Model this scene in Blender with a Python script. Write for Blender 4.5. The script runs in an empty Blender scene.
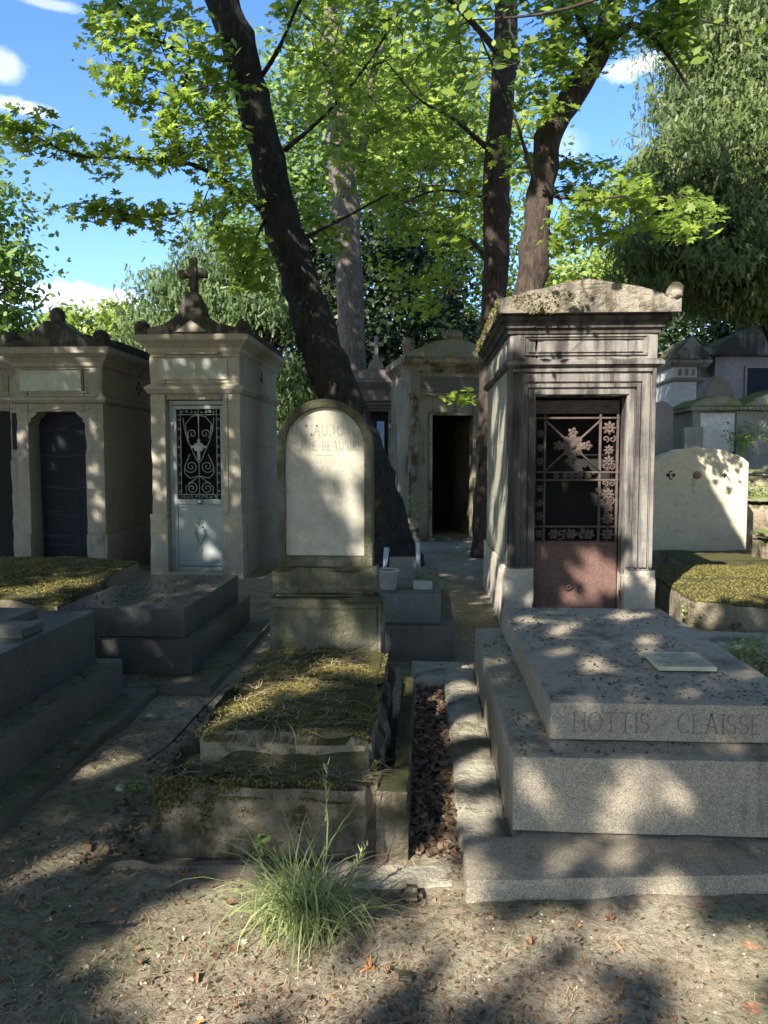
import bpy, bmesh, math, random
import numpy as np
from mathutils import Vector, Matrix, noise as mnoise
random.seed(7); RNG = np.random.default_rng(7)
PI = math.pi
sc = bpy.context.scene
COL = sc.collection
F = 770.0; EYE = 1.53; YAW = math.atan(41/F); PITCH = math.atan(54/F)
SV = (1.95, 3.8, -3.15); SUN = Vector(SV).normalized()          # travel direction of the sunlight

def at(px, py, Y=None, z=None):
    """a measured spot of the photograph as a point of the real place, at depth Y or height z"""
    a = (px-384)/F; b = (512-py)/F
    c, s = math.cos(YAW), math.sin(YAW); cp, sp = math.cos(PITCH), -math.sin(PITCH)
    fy = cp-b*sp; fz = sp+b*cp
    dx = a*c-fy*s; dy = a*s+fy*c
    t = Y/dy if Y is not None else (z-EYE)/fz
    return Vector((dx*t, dy*t, EYE+fz*t))

def smooth(a, b, x):
    t = min(1, max(0, (x-a)/(b-a))); return t*t*(3-2*t)
def gz(x, y):
    """height of the ground"""
    h = 1.75*smooth(12.4, 17.5, y)*smooth(2.9, 5.2, x)
    h += 0.5*smooth(17, 30, y) + 1.2*smooth(30, 60, y)
    if -12 < x < 12 and -4 < y < 24:
        v = Vector((x, y, 0))
        h += 0.035*mnoise.noise(v*0.9)+0.016*mnoise.noise(v*3.1+Vector((7, 3, 1)))
        if abs(x) < 5 and y < 9: h += 0.009*mnoise.noise(v*9.0)+0.005*mnoise.noise(v*24)
        h -= 0.012
        if y < 5: h += .036*smooth(2.0, 2.5, y)*smooth(-.05, .22, x)
    return h

# ------------------------------------------------------------ object helpers
ORG = {}
def tag(o, label=None, cat=None, group=None, kind=None):
    if label: o['label'] = label
    if cat: o['category'] = cat
    if group: o['group'] = group
    if kind: o['kind'] = kind
    return o
def thing(name, label, cat, loc=(0, 0, 0), group=None, rz=0):
    o = bpy.data.objects.new(name, None); COL.objects.link(o)
    o.location = loc; o.rotation_euler = (0, 0, rz); o.empty_display_size = .1
    ORG[o.name] = Vector(loc)
    return tag(o, label, cat, group)
def _link(name, me, mat, parent):
    o = bpy.data.objects.new(name, me); COL.objects.link(o)
    if mat: me.materials.append(mat)
    if parent: o.parent = parent; ORG[o.name] = ORG[parent.name]
    return o
class MB:
    """collects shapes given in place coordinates; build() links them as one mesh"""
    def __init__(s): s.v = []; s.f = []; s.sm = []; s.marks = []
    def add(s, vs, fs, smooth_=False):
        s.marks.append((len(s.v), len(s.f)))
        b = len(s.v); s.v += [tuple(v) for v in vs]
        s.f += [tuple(i+b for i in f) for f in fs]; s.sm += [smooth_]*len(fs)
        return s
    def box(s, x0, x1, y0, y1, z0, z1, c=.004):
        """box with chamfered edges"""
        c = min(c, (x1-x0)*.3, (y1-y0)*.3, (z1-z0)*.3)
        vs = []; idx = {}
        for i, X in enumerate((x0, x1)):
            for j, Y in enumerate((y0, y1)):
                for k, Z in enumerate((z0, z1)):
                    sx, sy, sz = (c if i == 0 else -c), (c if j == 0 else -c), (c if k == 0 else -c)
                    for a, p in enumerate(((X, Y+sy, Z+sz), (X+sx, Y, Z+sz), (X+sx, Y+sy, Z))):
                        idx[(i, j, k, a)] = len(vs); vs.append(p)
        fs = []
        for i in (0, 1): fs.append([idx[(i, j, k, 0)] for j, k in ((0, 0), (1, 0), (1, 1), (0, 1))][::(1 if i else -1)])
        for j in (0, 1): fs.append([idx[(i, j, k, 1)] for i, k in ((0, 0), (0, 1), (1, 1), (1, 0))][::(1 if j else -1)])
        for k in (0, 1): fs.append([idx[(i, j, k, 2)] for i, j in ((0, 0), (1, 0), (1, 1), (0, 1))][::(1 if k else -1)])
        for j in (0, 1):
            for k in (0, 1): fs.append([idx[(0, j, k, 1)], idx[(1, j, k, 1)], idx[(1, j, k, 2)], idx[(0, j, k, 2)]][::(1 if (j == 0) == (k == 1) else -1)])
        for i in (0, 1):
            for k in (0, 1): fs.append([idx[(i, 0, k, 0)], idx[(i, 1, k, 0)], idx[(i, 1, k, 2)], idx[(i, 0, k, 2)]][::(1 if (i == 1) == (k == 1) else -1)])
        for i in (0, 1):
            for j in (0, 1): fs.append([idx[(i, j, 0, 0)], idx[(i, j, 1, 0)], idx[(i, j, 1, 1)], idx[(i, j, 0, 1)]][::(1 if (i == 1) == (j == 0) else -1)])
        for i in (0, 1):
            for j in (0, 1):
                for k in (0, 1):
                    f = [idx[(i, j, k, a)] for a in (0, 1, 2)]
                    fs.append(f if (i+j+k) % 2 else f[::-1])
        return s.add(vs, fs)
    def rbox(s, x0, x1, y0, y1, z0, z1, cell=.05, amp=.004, r=.008, top=None, seed=0):
        """worn stone block: a lattice box whose faces wander and whose edges are rubbed and chipped"""
        nx, ny, nz = [max(1, min(90, int(round((b-a)/cell)))) for a, b in ((x0, x1), (y0, y1), (z0, z1))]
        off = Vector((seed*3.7, seed*1.3, 0)); idx = {}; vs = []
        def vert(i, j, k):
            if (i, j, k) in idx: return idx[(i, j, k)]
            p = Vector((x0+(x1-x0)*i/nx, y0+(y1-y0)*j/ny, z0+(z1-z0)*k/nz))
            d = Vector(((i == 0)-(i == nx), (j == 0)-(j == ny), (k == 0)-(k == nz)))
            q = p.copy()
            if k == nz and top: q.z += top(p.x, p.y)
            n = mnoise.noise(p*2.2+off)*.6+mnoise.noise(p*9+off)*.4
            e = sum(1 for c in d if c)
            q -= d*n*amp*1.6*(1/e)
            if e >= 2:
                ch = r*(1+max(0, mnoise.noise(p*6+off*2))*5)
                q += d*ch*.5
            idx[(i, j, k)] = len(vs); vs.append(q); return idx[(i, j, k)]
        fs = []
        for i in range(nx):
            for j in range(ny):
                fs.append((vert(i, j, 0), vert(i, j+1, 0), vert(i+1, j+1, 0), vert(i+1, j, 0)))
                fs.append((vert(i, j, nz), vert(i+1, j, nz), vert(i+1, j+1, nz), vert(i, j+1, nz)))
        for i in range(nx):
            for k in range(nz):
                fs.append((vert(i, 0, k), vert(i+1, 0, k), vert(i+1, 0, k+1), vert(i, 0, k+1)))
                fs.append((vert(i, ny, k), vert(i, ny, k+1), vert(i+1, ny, k+1), vert(i+1, ny, k)))
        for j in range(ny):
            for k in range(nz):
                fs.append((vert(0, j, k), vert(0, j, k+1), vert(0, j+1, k+1), vert(0, j+1, k)))
                fs.append((vert(nx, j, k), vert(nx, j+1, k), vert(nx, j+1, k+1), vert(nx, j, k+1)))
        return s.add(vs, fs)
    def prism(s, poly, y0, y1):
        """outline in x,z (counter-clockwise seen from the front) pushed from y0 to y1"""
        n = len(poly)
        vs = [(x, y0, z) for x, z in poly]+[(x, y1, z) for x, z in poly]
        fs = [tuple(range(n)), tuple(range(2*n-1, n-1, -1))]
        fs += [((i+1) % n, i, i+n, (i+1) % n+n) for i in range(n)]
        return s.add(vs, fs)
    def xprism(s, poly, x0, x1):
        n = len(poly)
        vs = [(x0, y, z) for y, z in poly]+[(x1, y, z) for y, z in poly]
        fs = [tuple(range(n-1, -1, -1)), tuple(range(n, 2*n))]
        fs += [(i, (i+1) % n, (i+1) % n+n, i+n) for i in range(n)]
        return s.add(vs, fs)
    def moulding(s, x0, x1, y0, y1, prof):
        """cornice: profile (out, z) list run round the front and both sides"""
        vs = []; fs = []; m = len(prof)
        for o_, z in prof:
            vs += [(x0-o_, y1, z), (x0-o_, y0-o_, z), (x1+o_, y0-o_, z), (x1+o_, y1, z)]
        for a in range(m-1):
            for b in range(3): fs.append((a*4+b, a*4+b+1, (a+1)*4+b+1, (a+1)*4+b))
            fs.append((a*4+3, a*4, (a+1)*4, (a+1)*4+3))
        fs.append((3, 2, 1, 0)); t = (m-1)*4; fs.append((t, t+1, t+2, t+3))
        return s.add(vs, fs)
    def tube(s, pts, rad, n=8, cap=True, rough=0.0, seed=0):
        pts = [Vector(p) for p in pts]
        if not hasattr(rad, '__len__'): rad = [rad]*len(pts)
        vs = []; fs = []; up = None
        for i, p in enumerate(pts):
            t = (pts[min(i+1, len(pts)-1)]-pts[max(i-1, 0)]).normalized()
            if up is None:
                up = t.orthogonal().normalized()
            up = (up-t*up.dot(t)).normalized(); w = t.cross(up)
            for k in range(n):
                a = 2*PI*k/n; d = up*math.cos(a)+w*math.sin(a)
                rr = rad[i]
                if rough: rr *= 1+rough*mnoise.noise((p+d*rad[i])*4+Vector((seed, 0, 0)))+rough*.5*mnoise.noise((p*.6+d*rad[i])*14)
                vs.append(p+d*rr)
        for i in range(len(pts)-1):
            for k in range(n):
                fs.append((i*n+k, i*n+(k+1) % n, (i+1)*n+(k+1) % n, (i+1)*n+k))
        if cap: fs.append(tuple(range(n-1, -1, -1))); fs.append(tuple(range((len(pts)-1)*n, len(pts)*n)))
        return s.add(vs, fs, True)
    def lathe(s, prof, cx, cy, n=24):
        vs = []; fs = []; m = len(prof)
        for r, z in prof:
            for k in range(n): vs.append((cx+r*math.cos(2*PI*k/n), cy+r*math.sin(2*PI*k/n), z))
        for i in range(m-1):
            for k in range(n): fs.append((i*n+k, i*n+(k+1) % n, (i+1)*n+(k+1) % n, (i+1)*n+k))
        fs.append(tuple(range(n-1, -1, -1))); fs.append(tuple(range((m-1)*n, m*n)))
        return s.add(vs, fs, True)
    def build_each(s, name, mat, parent):
        """every shape collected becomes a part of its own"""
        for (v0, f0), (v1, f1) in zip(s.marks, s.marks[1:]+[(len(s.v), len(s.f))]):
            q = MB(); q.v = s.v[v0:v1]; q.f = [tuple(i-v0 for i in f) for f in s.f[f0:f1]]; q.sm = s.sm[f0:f1]; q.build(name, mat, parent)
    def quad(s, a, b, c, d): return s.add([a, b, c, d], [(0, 1, 2, 3)])
    def xf(s, M, i0=0):
        for i in range(i0, len(s.v)): s.v[i] = tuple(M @ Vector(s.v[i]))
        return s
    def build(s, name, mat, parent=None, bevel=0):
        me = bpy.data.meshes.new(name)
        off = ORG[parent.name] if parent else Vector((0, 0, 0))
        me.from_pydata([(v[0]-off.x, v[1]-off.y, v[2]-off.z) for v in s.v], [], s.f)
        me.polygons.foreach_set('use_smooth', s.sm); me.update()
        o = _link(name, me, mat, parent)
        if bevel:
            m = o.modifiers.new('b', 'BEVEL'); m.width = bevel; m.segments = 2; m.limit_method = 'ANGLE'
        return o
def np_mesh(name, verts, faces_flat, sizes, mat, parent=None, rnd=None):
    """fast mesh from arrays; rnd = one random value per vertex, stored as attribute 'rnd'"""
    me = bpy.data.meshes.new(name)
    off = np.array(ORG[parent.name]) if parent else np.zeros(3)
    verts = verts-off
    me.vertices.add(len(verts)); me.vertices.foreach_set('co', verts.astype(np.float32).ravel())
    me.loops.add(len(faces_flat)); me.loops.foreach_set('vertex_index', faces_flat.astype(np.int32))
    me.polygons.add(len(sizes))
    st = np.concatenate(([0], np.cumsum(sizes)[:-1])).astype(np.int32)
    me.polygons.foreach_set('loop_start', st); me.polygons.foreach_set('loop_total', sizes.astype(np.int32))
    me.update(calc_edges=True)
    if rnd is not None:
        at_ = me.attributes.new('rnd', 'FLOAT', 'POINT'); at_.data.foreach_set('value', rnd.astype(np.float32))
    return _link(name, me, mat, parent)

# ------------------------------------------------------------ materials
class NT:
    def __init__(s, name):
        s.m = bpy.data.materials.new(name); s.m.use_nodes = True; s.t = s.m.node_tree; s.t.nodes.clear()
        s.out = s.t.nodes.new('ShaderNodeOutputMaterial')
        s.pos = s.n('ShaderNodeNewGeometry')
    def n(s, typ, **kw):
        x = s.t.nodes.new(typ)
        for k, v in kw.items(): setattr(x, k, v)
        return x
    def l(s, a, b): s.t.links.new(a, b)
    def noise(s, scale, detail=4, rough=.55, vec=None, dist=0):
        x = s.n('ShaderNodeTexNoise'); x.inputs['Scale'].default_value = scale
        x.inputs['Detail'].default_value = detail; x.inputs['Roughness'].default_value = rough
        x.inputs['Distortion'].default_value = dist
        s.l(vec if vec else s.pos.outputs['Position'], x.inputs['Vector']); return x.outputs['Fac']
    def scaled(s, sx, sy, sz):
        x = s.n('ShaderNodeMapping'); x.inputs['Scale'].default_value = (sx, sy, sz)
        s.l(s.pos.outputs['Position'], x.inputs['Vector']); return x.outputs['Vector']
    def ramp(s, fac, a, b, lo=0., hi=1.):
        x = s.n('ShaderNodeMapRange'); x.clamp = True
        x.inputs['From Min'].default_value = a; x.inputs['From Max'].default_value = b
        x.inputs['To Min'].default_value = lo; x.inputs['To Max'].default_value = hi
        s.l(fac, x.inputs['Value']); return x.outputs['Result']
    def math(s, op, a, b=None):
        x = s.n('ShaderNodeMath', operation=op)
        for i, v in enumerate((a, b)):
            if v is None: continue
            if isinstance(v, (int, float)): x.inputs[i].default_value = v
            else: s.l(v, x.inputs[i])
        return x.outputs[0]
    def mix(s, fac, a, b):
        x = s.n('ShaderNodeMix', data_type='RGBA')
        for sock, v in ((x.inputs['Factor'], fac), (x.inputs[6], a), (x.inputs[7], b)):
            if isinstance(v, (int, float)): sock.default_value = v
            elif isinstance(v, (tuple, list)): sock.default_value = (*v, 1)
            else: s.l(v, sock)
        return x.outputs[2]
    def bsdf(s, col, rough=.85, bump=None, strength=.4, dist=.01, spec=.3, metal=0):
        b = s.n('ShaderNodeBsdfPrincipled')
        if isinstance(col, (tuple, list)): b.inputs['Base Color'].default_value = (*col, 1)
        else: s.l(col, b.inputs['Base Color'])
        if isinstance(rough, (int, float)): b.inputs['Roughness'].default_value = rough
        else: s.l(rough, b.inputs['Roughness'])
        b.inputs['Specular IOR Level'].default_value = spec; b.inputs['Metallic'].default_value = metal
        if bump is not None:
            bp = s.n('ShaderNodeBump'); bp.inputs['Strength'].default_value = strength; bp.inputs['Distance'].default_value = dist
            s.l(bump, bp.inputs['Height']); s.l(bp.outputs['Normal'], b.inputs['Normal'])
        s.l(b.outputs[0], s.out.inputs['Surface']); return b

def stone(name, c1, c2, stain=.5, stain_col=(.035, .033, .03), moss=.3, moss_col=(.07, .085, .02), joints=False, speck=0., rough=.9,
          bump=.5, streak=.4, mscale=3.0, moss_side=.12, sscale=1.7):
    t = NT(name)
    col = t.mix(t.ramp(t.noise(1.3, 5), .35, .65), c1, c2)
    col = t.mix(t.ramp(t.noise(11, 6, .75), .42, .7, 0, .55), col, tuple(x*.55 for x in c1))
    col = t.mix(t.ramp(t.noise(48, 4, .8), .5, .75, 0, .5), col, tuple(x*.5 for x in c1))
    col = t.mix(t.ramp(t.noise(70, 3, .8), .6, .75, 0, .4), col, tuple(min(.75, x*1.5) for x in c1))
    h = t.noise(30, 6, .7)
    if speck:
        v = t.n('ShaderNodeTexVoronoi'); v.inputs['Scale'].default_value = 290
        t.l(t.pos.outputs['Position'], v.inputs['Vector'])
        g = t.n('ShaderNodeSeparateColor'); t.l(v.outputs['Color'], g.inputs[0])
        col = t.mix(t.ramp(g.outputs[0], .62, .72, 0, speck), col, tuple(x*.28 for x in c1))
        col = t.mix(t.ramp(g.outputs[1], .72, .8, 0, speck*.8), col, tuple(min(.7, x*1.75) for x in c1))
    if joints:
        sx = t.n('ShaderNodeSeparateXYZ'); t.l(t.pos.outputs['Position'], sx.inputs[0])
        cb = t.n('ShaderNodeCombineXYZ'); t.l(t.math('ADD', sx.outputs[0], sx.outputs[1]), cb.inputs[0]); t.l(sx.outputs[2], cb.inputs[1])
        br = t.n('ShaderNodeTexBrick'); t.l(cb.outputs[0], br.inputs['Vector'])
        br.inputs['Scale'].default_value = 1; br.inputs['Brick Width'].default_value = 1.1; br.inputs['Row Height'].default_value = .56
        br.inputs['Mortar Size'].default_value = .004; br.inputs['Mortar Smooth'].default_value = .3
        col = t.mix(t.ramp(br.outputs['Fac'], 0, 1, 0, .6), col, tuple(x*.35 for x in c1))
    nz = t.n('ShaderNodeSeparateXYZ'); t.l(t.pos.outputs['Normal'], nz.inputs[0]); up = nz.outputs[2]
    # dark weather crust in patches, run down in streaks
    s1 = t.noise(sscale, 6, .65); s2 = t.noise(1.0, 5, .6, t.scaled(9, 9, .9))
    sm = t.math('ADD', t.math('MULTIPLY', s1, 1-streak), t.math('MULTIPLY', s2, streak))
    sm = t.math('ADD', sm, t.ramp(up, .3, .95, 0, .05))
    th = .66-.22*stain
    col = t.mix(t.ramp(sm, th, th+.13, 0, .9 if stain > .3 else .6), col, stain_col)
    if moss:
        m1 = t.math('ADD', t.noise(mscale, 6, .7), t.ramp(up, .2, .9, 0, .3))
        th = .86-.34*moss
        mf = t.ramp(m1, th-moss_side*moss, th+.12)
        mc = t.mix(t.noise(22, 4, .7), moss_col, tuple(x*1.9 for x in moss_col))
        col = t.mix(mf, col, mc)
        h = t.math('ADD', h, t.math('MULTIPLY', t.math('MULTIPLY', mf, t.noise(60, 5, .8)), 2.2))
    h = t.math('ADD', h, t.math('MULTIPLY', t.noise(4, 4), .8))
    t.bsdf(col, rough, h, bump, .012 if bump < .7 else .03)
    return t.m

M = {}
M['limestone'] = stone('pale_limestone', (.37, .335, .26), (.30, .272, .21), stain=.28, moss=.12, moss_col=(.12, .12, .06), joints=True)
M['limestone2'] = stone('grey_limestone', (.30, .275, .225), (.24, .22, .18), stain=.38, moss=.15, moss_col=(.1, .105, .05), joints=True)
M['crust'] = stone('black_crusted_stone', (.20, .18, .15), (.14, .125, .11), stain=1.25, stain_col=(.022, .021, .019), moss=.3, joints=False)
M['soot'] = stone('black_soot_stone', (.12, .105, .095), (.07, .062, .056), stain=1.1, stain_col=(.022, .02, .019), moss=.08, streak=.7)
M['darkstone'] = stone('soot_and_shade_stone', (.25, .232, .21), (.15, .138, .125), stain=1.0, stain_col=(.03, .027, .026), moss=.05, joints=False, streak=.65)
M['sidestone'] = stone('side_wall_stone', (.36, .34, .27), (.27, .26, .2), stain=.4, moss=.35, moss_col=(.13, .13, .05), joints=True)
M['lightbase'] = stone('light_weathered_stone', (.56, .50, .41), (.42, .37, .29), stain=.2, moss=.2, moss_col=(.14, .14, .05), bump=.8)
M['roofstone'] = stone('mossy_roof_stone', (.36, .32, .26), (.24, .21, .165), stain=.85, moss=.72, moss_col=(.06, .055, .022), bump=.9, mscale=4)
M['plaque'] = stone('white_marble_plaque', (.36, .37, .32), (.28, .29, .25), stain=.2, moss=0, bump=.15, rough=.5)
M['stele'] = stone('mossy_headstone_stone', (.30, .275, .20), (.17, .155, .11), stain=.9, moss=.5, moss_col=(.062, .066, .026), bump=.9, mscale=5, moss_side=.7, stain_col=(.05, .05, .03))
M['stelepanel'] = stone('pale_inscription_panel', (.37, .35, .285), (.29, .275, .22), stain=.4, moss=.15, bump=.3, streak=.5, stain_col=(.18, .17, .13))
M['granite'] = stone('grey_granite', (.36, .31, .235), (.27, .232, .175), stain=.45, moss=0, speck=.5, bump=.3, rough=.75, streak=.5, stain_col=(.10, .08, .058))
M['granite_d'] = stone('dark_granite', (.10, .10, .09), (.066, .065, .057), stain=.35, moss=.02, speck=.45, bump=.1, rough=.27, moss_col=(.04, .045, .02))
M['granite_m'] = stone('mid_grey_granite', (.15, .15, .135), (.10, .10, .09), stain=.2, moss=.1, speck=.5, bump=.15, rough=.55)
M['granite_p'] = stone('weathered_dark_granite', (.155, .148, .12), (.095, .09, .072), stain=.35, moss=.22, speck=.35, bump=.3, rough=.7, moss_col=(.05, .055, .025))
M['concrete'] = stone('worn_concrete', (.46, .42, .33), (.34, .31, .24), stain=.3, moss=.1, bump=.8, moss_col=(.10, .10, .045), mscale=2)
M['concrete_d'] = stone('dirty_concrete', (.24, .2, .15), (.15, .12, .09), stain=.7, moss=.3, bump=1., moss_col=(.07, .07, .03))
M['gravestone'] = stone('old_grave_stone', (.42, .35, .25), (.19, .145, .10), stain=.8, moss=.5, bump=1., moss_col=(.06, .065, .02), stain_col=(.045, .036, .026), mscale=4, moss_side=.5, sscale=4)
M['mossslab'] = stone('moss_covered_slab', (.30, .26, .18), (.19, .16, .11), stain=.6, moss=.85, bump=1., moss_col=(.075, .072, .02), mscale=5, moss_side=.0)
M['cream'] = stone('cream_rendered_stone', (.56, .51, .38), (.46, .42, .31), stain=.3, moss=.15, bump=.4, moss_col=(.13, .13, .05), streak=.3)
M['hillstone'] = stone('distant_grey_stone', (.27, .26, .24), (.20, .195, .18), stain=.4, moss=.2)
M['hillwhite'] = stone('distant_white_stone', (.62, .61, .60), (.5, .5, .49), stain=.3, moss=.05)
M['hillmoss'] = stone('distant_mossy_coping', (.25, .24, .2), (.18, .17, .14), stain=.3, moss=.9, moss_col=(.1, .115, .025), mscale=3)
def plain(name, c, rough=.6, metal=0, bump=0, c2=None, ns=8, spec=.4):
    t = NT(name)
    col = t.mix(t.ramp(t.noise(ns, 5, .7), .35, .68), c, c2 or tuple(x*.7 for x in c))
    t.bsdf(col, rough, t.noise(60, 5, .7) if bump else None, bump, .005, spec, metal); return t.m
M['doorgrey'] = plain('pale_grey_door_paint', (.27, .295, .285), .5, bump=.15, c2=(.22, .24, .23))
M['rust'] = plain('rust_brown_door_paint', (.15, .085, .066), .8, bump=.7, c2=(.08, .048, .04), ns=34)
M['iron'] = plain('dusty_brown_iron', (.095, .068, .058), .85, bump=.5, c2=(.045, .033, .028), ns=16)
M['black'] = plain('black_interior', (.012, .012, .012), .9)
M['navy'] = plain('dark_navy_curtain', (.004, .007, .014), .8, c2=(.009, .013, .026), ns=3)
M['web'] = plain('grey_cobweb', (.15, .155, .17), .9)
M['letter'] = plain('dark_carved_letter', (.17, .15, .12), .9)
M['letter_l'] = plain('faint_carved_letter', (.265, .25, .20), .9)
M['dirt'] = plain('dark_dirt', (.06, .045, .032), .95, bump=.5)
M['steel'] = plain('tarnished_steel', (.45, .47, .5), .35, metal=.8)
M['pot'] = plain('dusty_plastic_pot', (.33, .33, .31), .6, c2=(.24, .24, .22))
M['orange'] = plain('terracotta_orange', (.26, .13, .07), .8)
M['blueglass'] = plain('blue_glass', (.10, .25, .55), .15, c2=(.35, .55, .8), ns=6)
def bark(name, c1, c2, moss=.2):
    t = NT(name)
    v = t.scaled(7, 7, 1.6)
    a = t.noise(3, 6, .7, v, .8); b = t.noise(8, 5, .7)
    col = t.mix(t.ramp(a, .38, .62), c1, c2)
    col = t.mix(t.ramp(b, .5, .7, 0, .5), col, tuple(x*1.5 for x in c2))
    if moss: col = t.mix(t.ramp(t.noise(1.5, 5, .7), .7-.3*moss, .85-.3*moss, 0, .8), col, (.07, .08, .03))
    t.bsdf(col, .95, t.math('ADD', a, t.math('MULTIPLY', b, .4)), 1., .05); return t.m
M['bark'] = bark('dark_maple_bark', (.012, .011, .010), (.040, .037, .032))
M['bark2'] = bark('brown_bark', (.026, .02, .016), (.08, .06, .048), .1)
M['bark3'] = bark('pale_bark', (.09, .075, .062), (.20, .17, .145), .0)
def leafmat(name, c1, c2, trans=.45, tcol=None, gloss=.35):
    """lively leaf: each leaf has its own tone, light passes through"""
    t = NT(name)
    a = t.n('ShaderNodeAttribute'); a.attribute_name = 'rnd'
    col = t.mix(a.outputs['Fac'], c1, c2)
    d = t.n('ShaderNodeBsdfPrincipled'); t.l(col, d.inputs['Base Color']); d.inputs['Roughness'].default_value = .5
    d.inputs['Specular IOR Level'].default_value = gloss
    tr = t.n('ShaderNodeBsdfTranslucent')
    tc = t.mix(a.outputs['Fac'], tcol or tuple(x*1.6 for x in c1), tuple(x*1.7 for x in c2)); t.l(tc, tr.inputs['Color'])
    mx = t.n('ShaderNodeMixShader'); mx.inputs[0].default_value = trans
    t.l(d.outputs[0], mx.inputs[1]); t.l(tr.outputs[0], mx.inputs[2]); t.l(mx.outputs[0], t.out.inputs['Surface'])
    return t.m
M['maple'] = leafmat('maple_leaf', (.10, .17, .028), (.26, .34, .05), .55)
M['maple_l'] = leafmat('bright_maple_leaf', (.12, .19, .028), (.29, .36, .05), .55)
M['maple_d'] = leafmat('deep_green_maple_leaf', (.05, .11, .02), (.10, .17, .03), .45)
M['shade'] = leafmat('shade_tree_leaf', (.11, .135, .028), (.20, .20, .045), .42, tcol=(.32, .28, .06))
M['bgyellow'] = leafmat('yellow_green_leaf', (.15, .22, .04), (.28, .34, .07), .4)
M['bggreen'] = leafmat('mid_green_leaf', (.08, .15, .035), (.17, .26, .06), .35)
M['bggrey'] = leafmat('grey_green_needles', (.035, .07, .02), (.14, .20, .065), .25)
M['bgdark'] = leafmat('dark_evergreen_leaf', (.015, .03, .012), (.035, .06, .02), .15)
M['yew'] = leafmat('cedar_needles', (.032, .06, .018), (.165, .215, .062), .3)
M['grass'] = leafmat('grass_blade', (.12, .19, .05), (.40, .42, .20), .35)
M['straw'] = leafmat('dry_straw', (.25, .19, .11), (.46, .38, .25), .2)
M['weed'] = leafmat('weed_leaf', (.13, .2, .05), (.25, .34, .10), .35)
M['mossbits'] = leafmat('moss_tuft', (.05, .05, .012), (.24, .20, .06), .2)
M['litter'] = leafmat('dead_leaf_litter', (.045, .03, .018), (.24, .16, .10), .05)
M['fallen'] = leafmat('fallen_leaf_orange', (.30, .11, .035), (.48, .26, .10), .15)
M['fallen_p'] = leafmat('fallen_leaf_pale', (.42, .34, .2), (.55, .47, .33), .15)
M['pebble'] = plain('pale_pebble', (.42, .38, .31), .9, c2=(.28, .25, .2))
def groundmat():
    t = NT('cemetery_soil')
    col = t.mix(t.ramp(t.noise(2.2, 6, .65), .38, .62), (.27, .225, .16), (.45, .395, .30))
    col = t.mix(t.ramp(t.noise(1.1, 6, .7), .47, .6, 0, .85), col, (.155, .165, .08))
    col = t.mix(t.ramp(t.noise(26, 5, .75), .45, .68, 0, .85), col, (.085, .058, .038))
    col = t.mix(t.ramp(t.noise(75, 3, .7), .6, .72, 0, .6), col, (.5, .43, .33))
    h = t.math('ADD', t.noise(40, 6, .75), t.math('MULTIPLY', t.noise(8, 4), 1.2))
    t.bsdf(col, .95, h, .9, .03); return t.m
M['ground'] = groundmat()

# ------------------------------------------------------------ setting
def ground():
    def axis(lo, hi, f0, f1, fine, far):
        a = list(np.arange(f0, f1, fine)); s = fine; x = f1
        while x < hi: a.append(x); s *= 1.16; x += s
        a.append(hi); s = fine; x = f0-fine
        while x > lo: a.insert(0, x); s *= 1.16; x -= s
        a.insert(0, lo); return a
    xs = axis(-260, 260, -3.2, 3.2, .035, 260); ys = axis(-120, 420, 1.2, 7.5, .035, 420)
    nx, ny = len(xs), len(ys)
    v = np.array([(x, y, gz(x, y)) for y in ys for x in xs])
    i = np.arange((nx-1)*(ny-1)); a = (i//(nx-1))*nx+i % (nx-1)
    f = np.stack([a, a+1, a+nx+1, a+nx], 1)
    o = np_mesh('ground', v, f.ravel(), np.full(len(f), 4), M['ground'])
    o.data.polygons.foreach_set('use_smooth', [True]*len(f)); tag(o, kind='structure')
ground()

# ------------------------------------------------------------ foliage tools
def maple_shape():
    pts = []
    spec = [(-90, .10), (-58, .42), (-40, .30), (-22, .62), (-6, .98), (6, .60), (17, .62), (26, .40), (44, .78), (53, 1.12), (63, .72), (74, .70), (80, .52), (90, 1.0+.25)]
    half = [(r*math.cos(math.radians(a)), r*math.sin(math.radians(a))) for a, r in [(-75, .35), (-35, .62), (-18, .5), (2, .98), (16, .68), (28, .48), (42, 1.05), (56, .78), (68, .55), (78, .95), (90, 1.2)]]
    pts = [(0, -.12)]+half+[(-x, y) for x, y in half[-2::-1]]
    return np.array(pts)*.5
MAPLE = maple_shape()
SIMPLE = np.array([(0, -.5), (.3, -.15), (.26, .2), (0, .55), (-.26, .2), (-.3, -.15)])
DIAM = np.array([(0, -.5), (.34, 0), (0, .5), (-.34, 0)])
NEEDLE = np.array([(-.07, 0), (.07, 0), (.11, -.5), (0, -1.0), (-.11, -.5)])
FROND = np.array([(0, .05)]+[p for i in range(4) for p in ((.03, -.02-.24*i), (.30-.05*i, -.26-.24*i))]+[(0, -1.15)]+[p for i in range(3, -1, -1) for p in ((-.30+.05*i, -.26-.24*i), (-.03, -.02-.24*i))])
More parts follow.
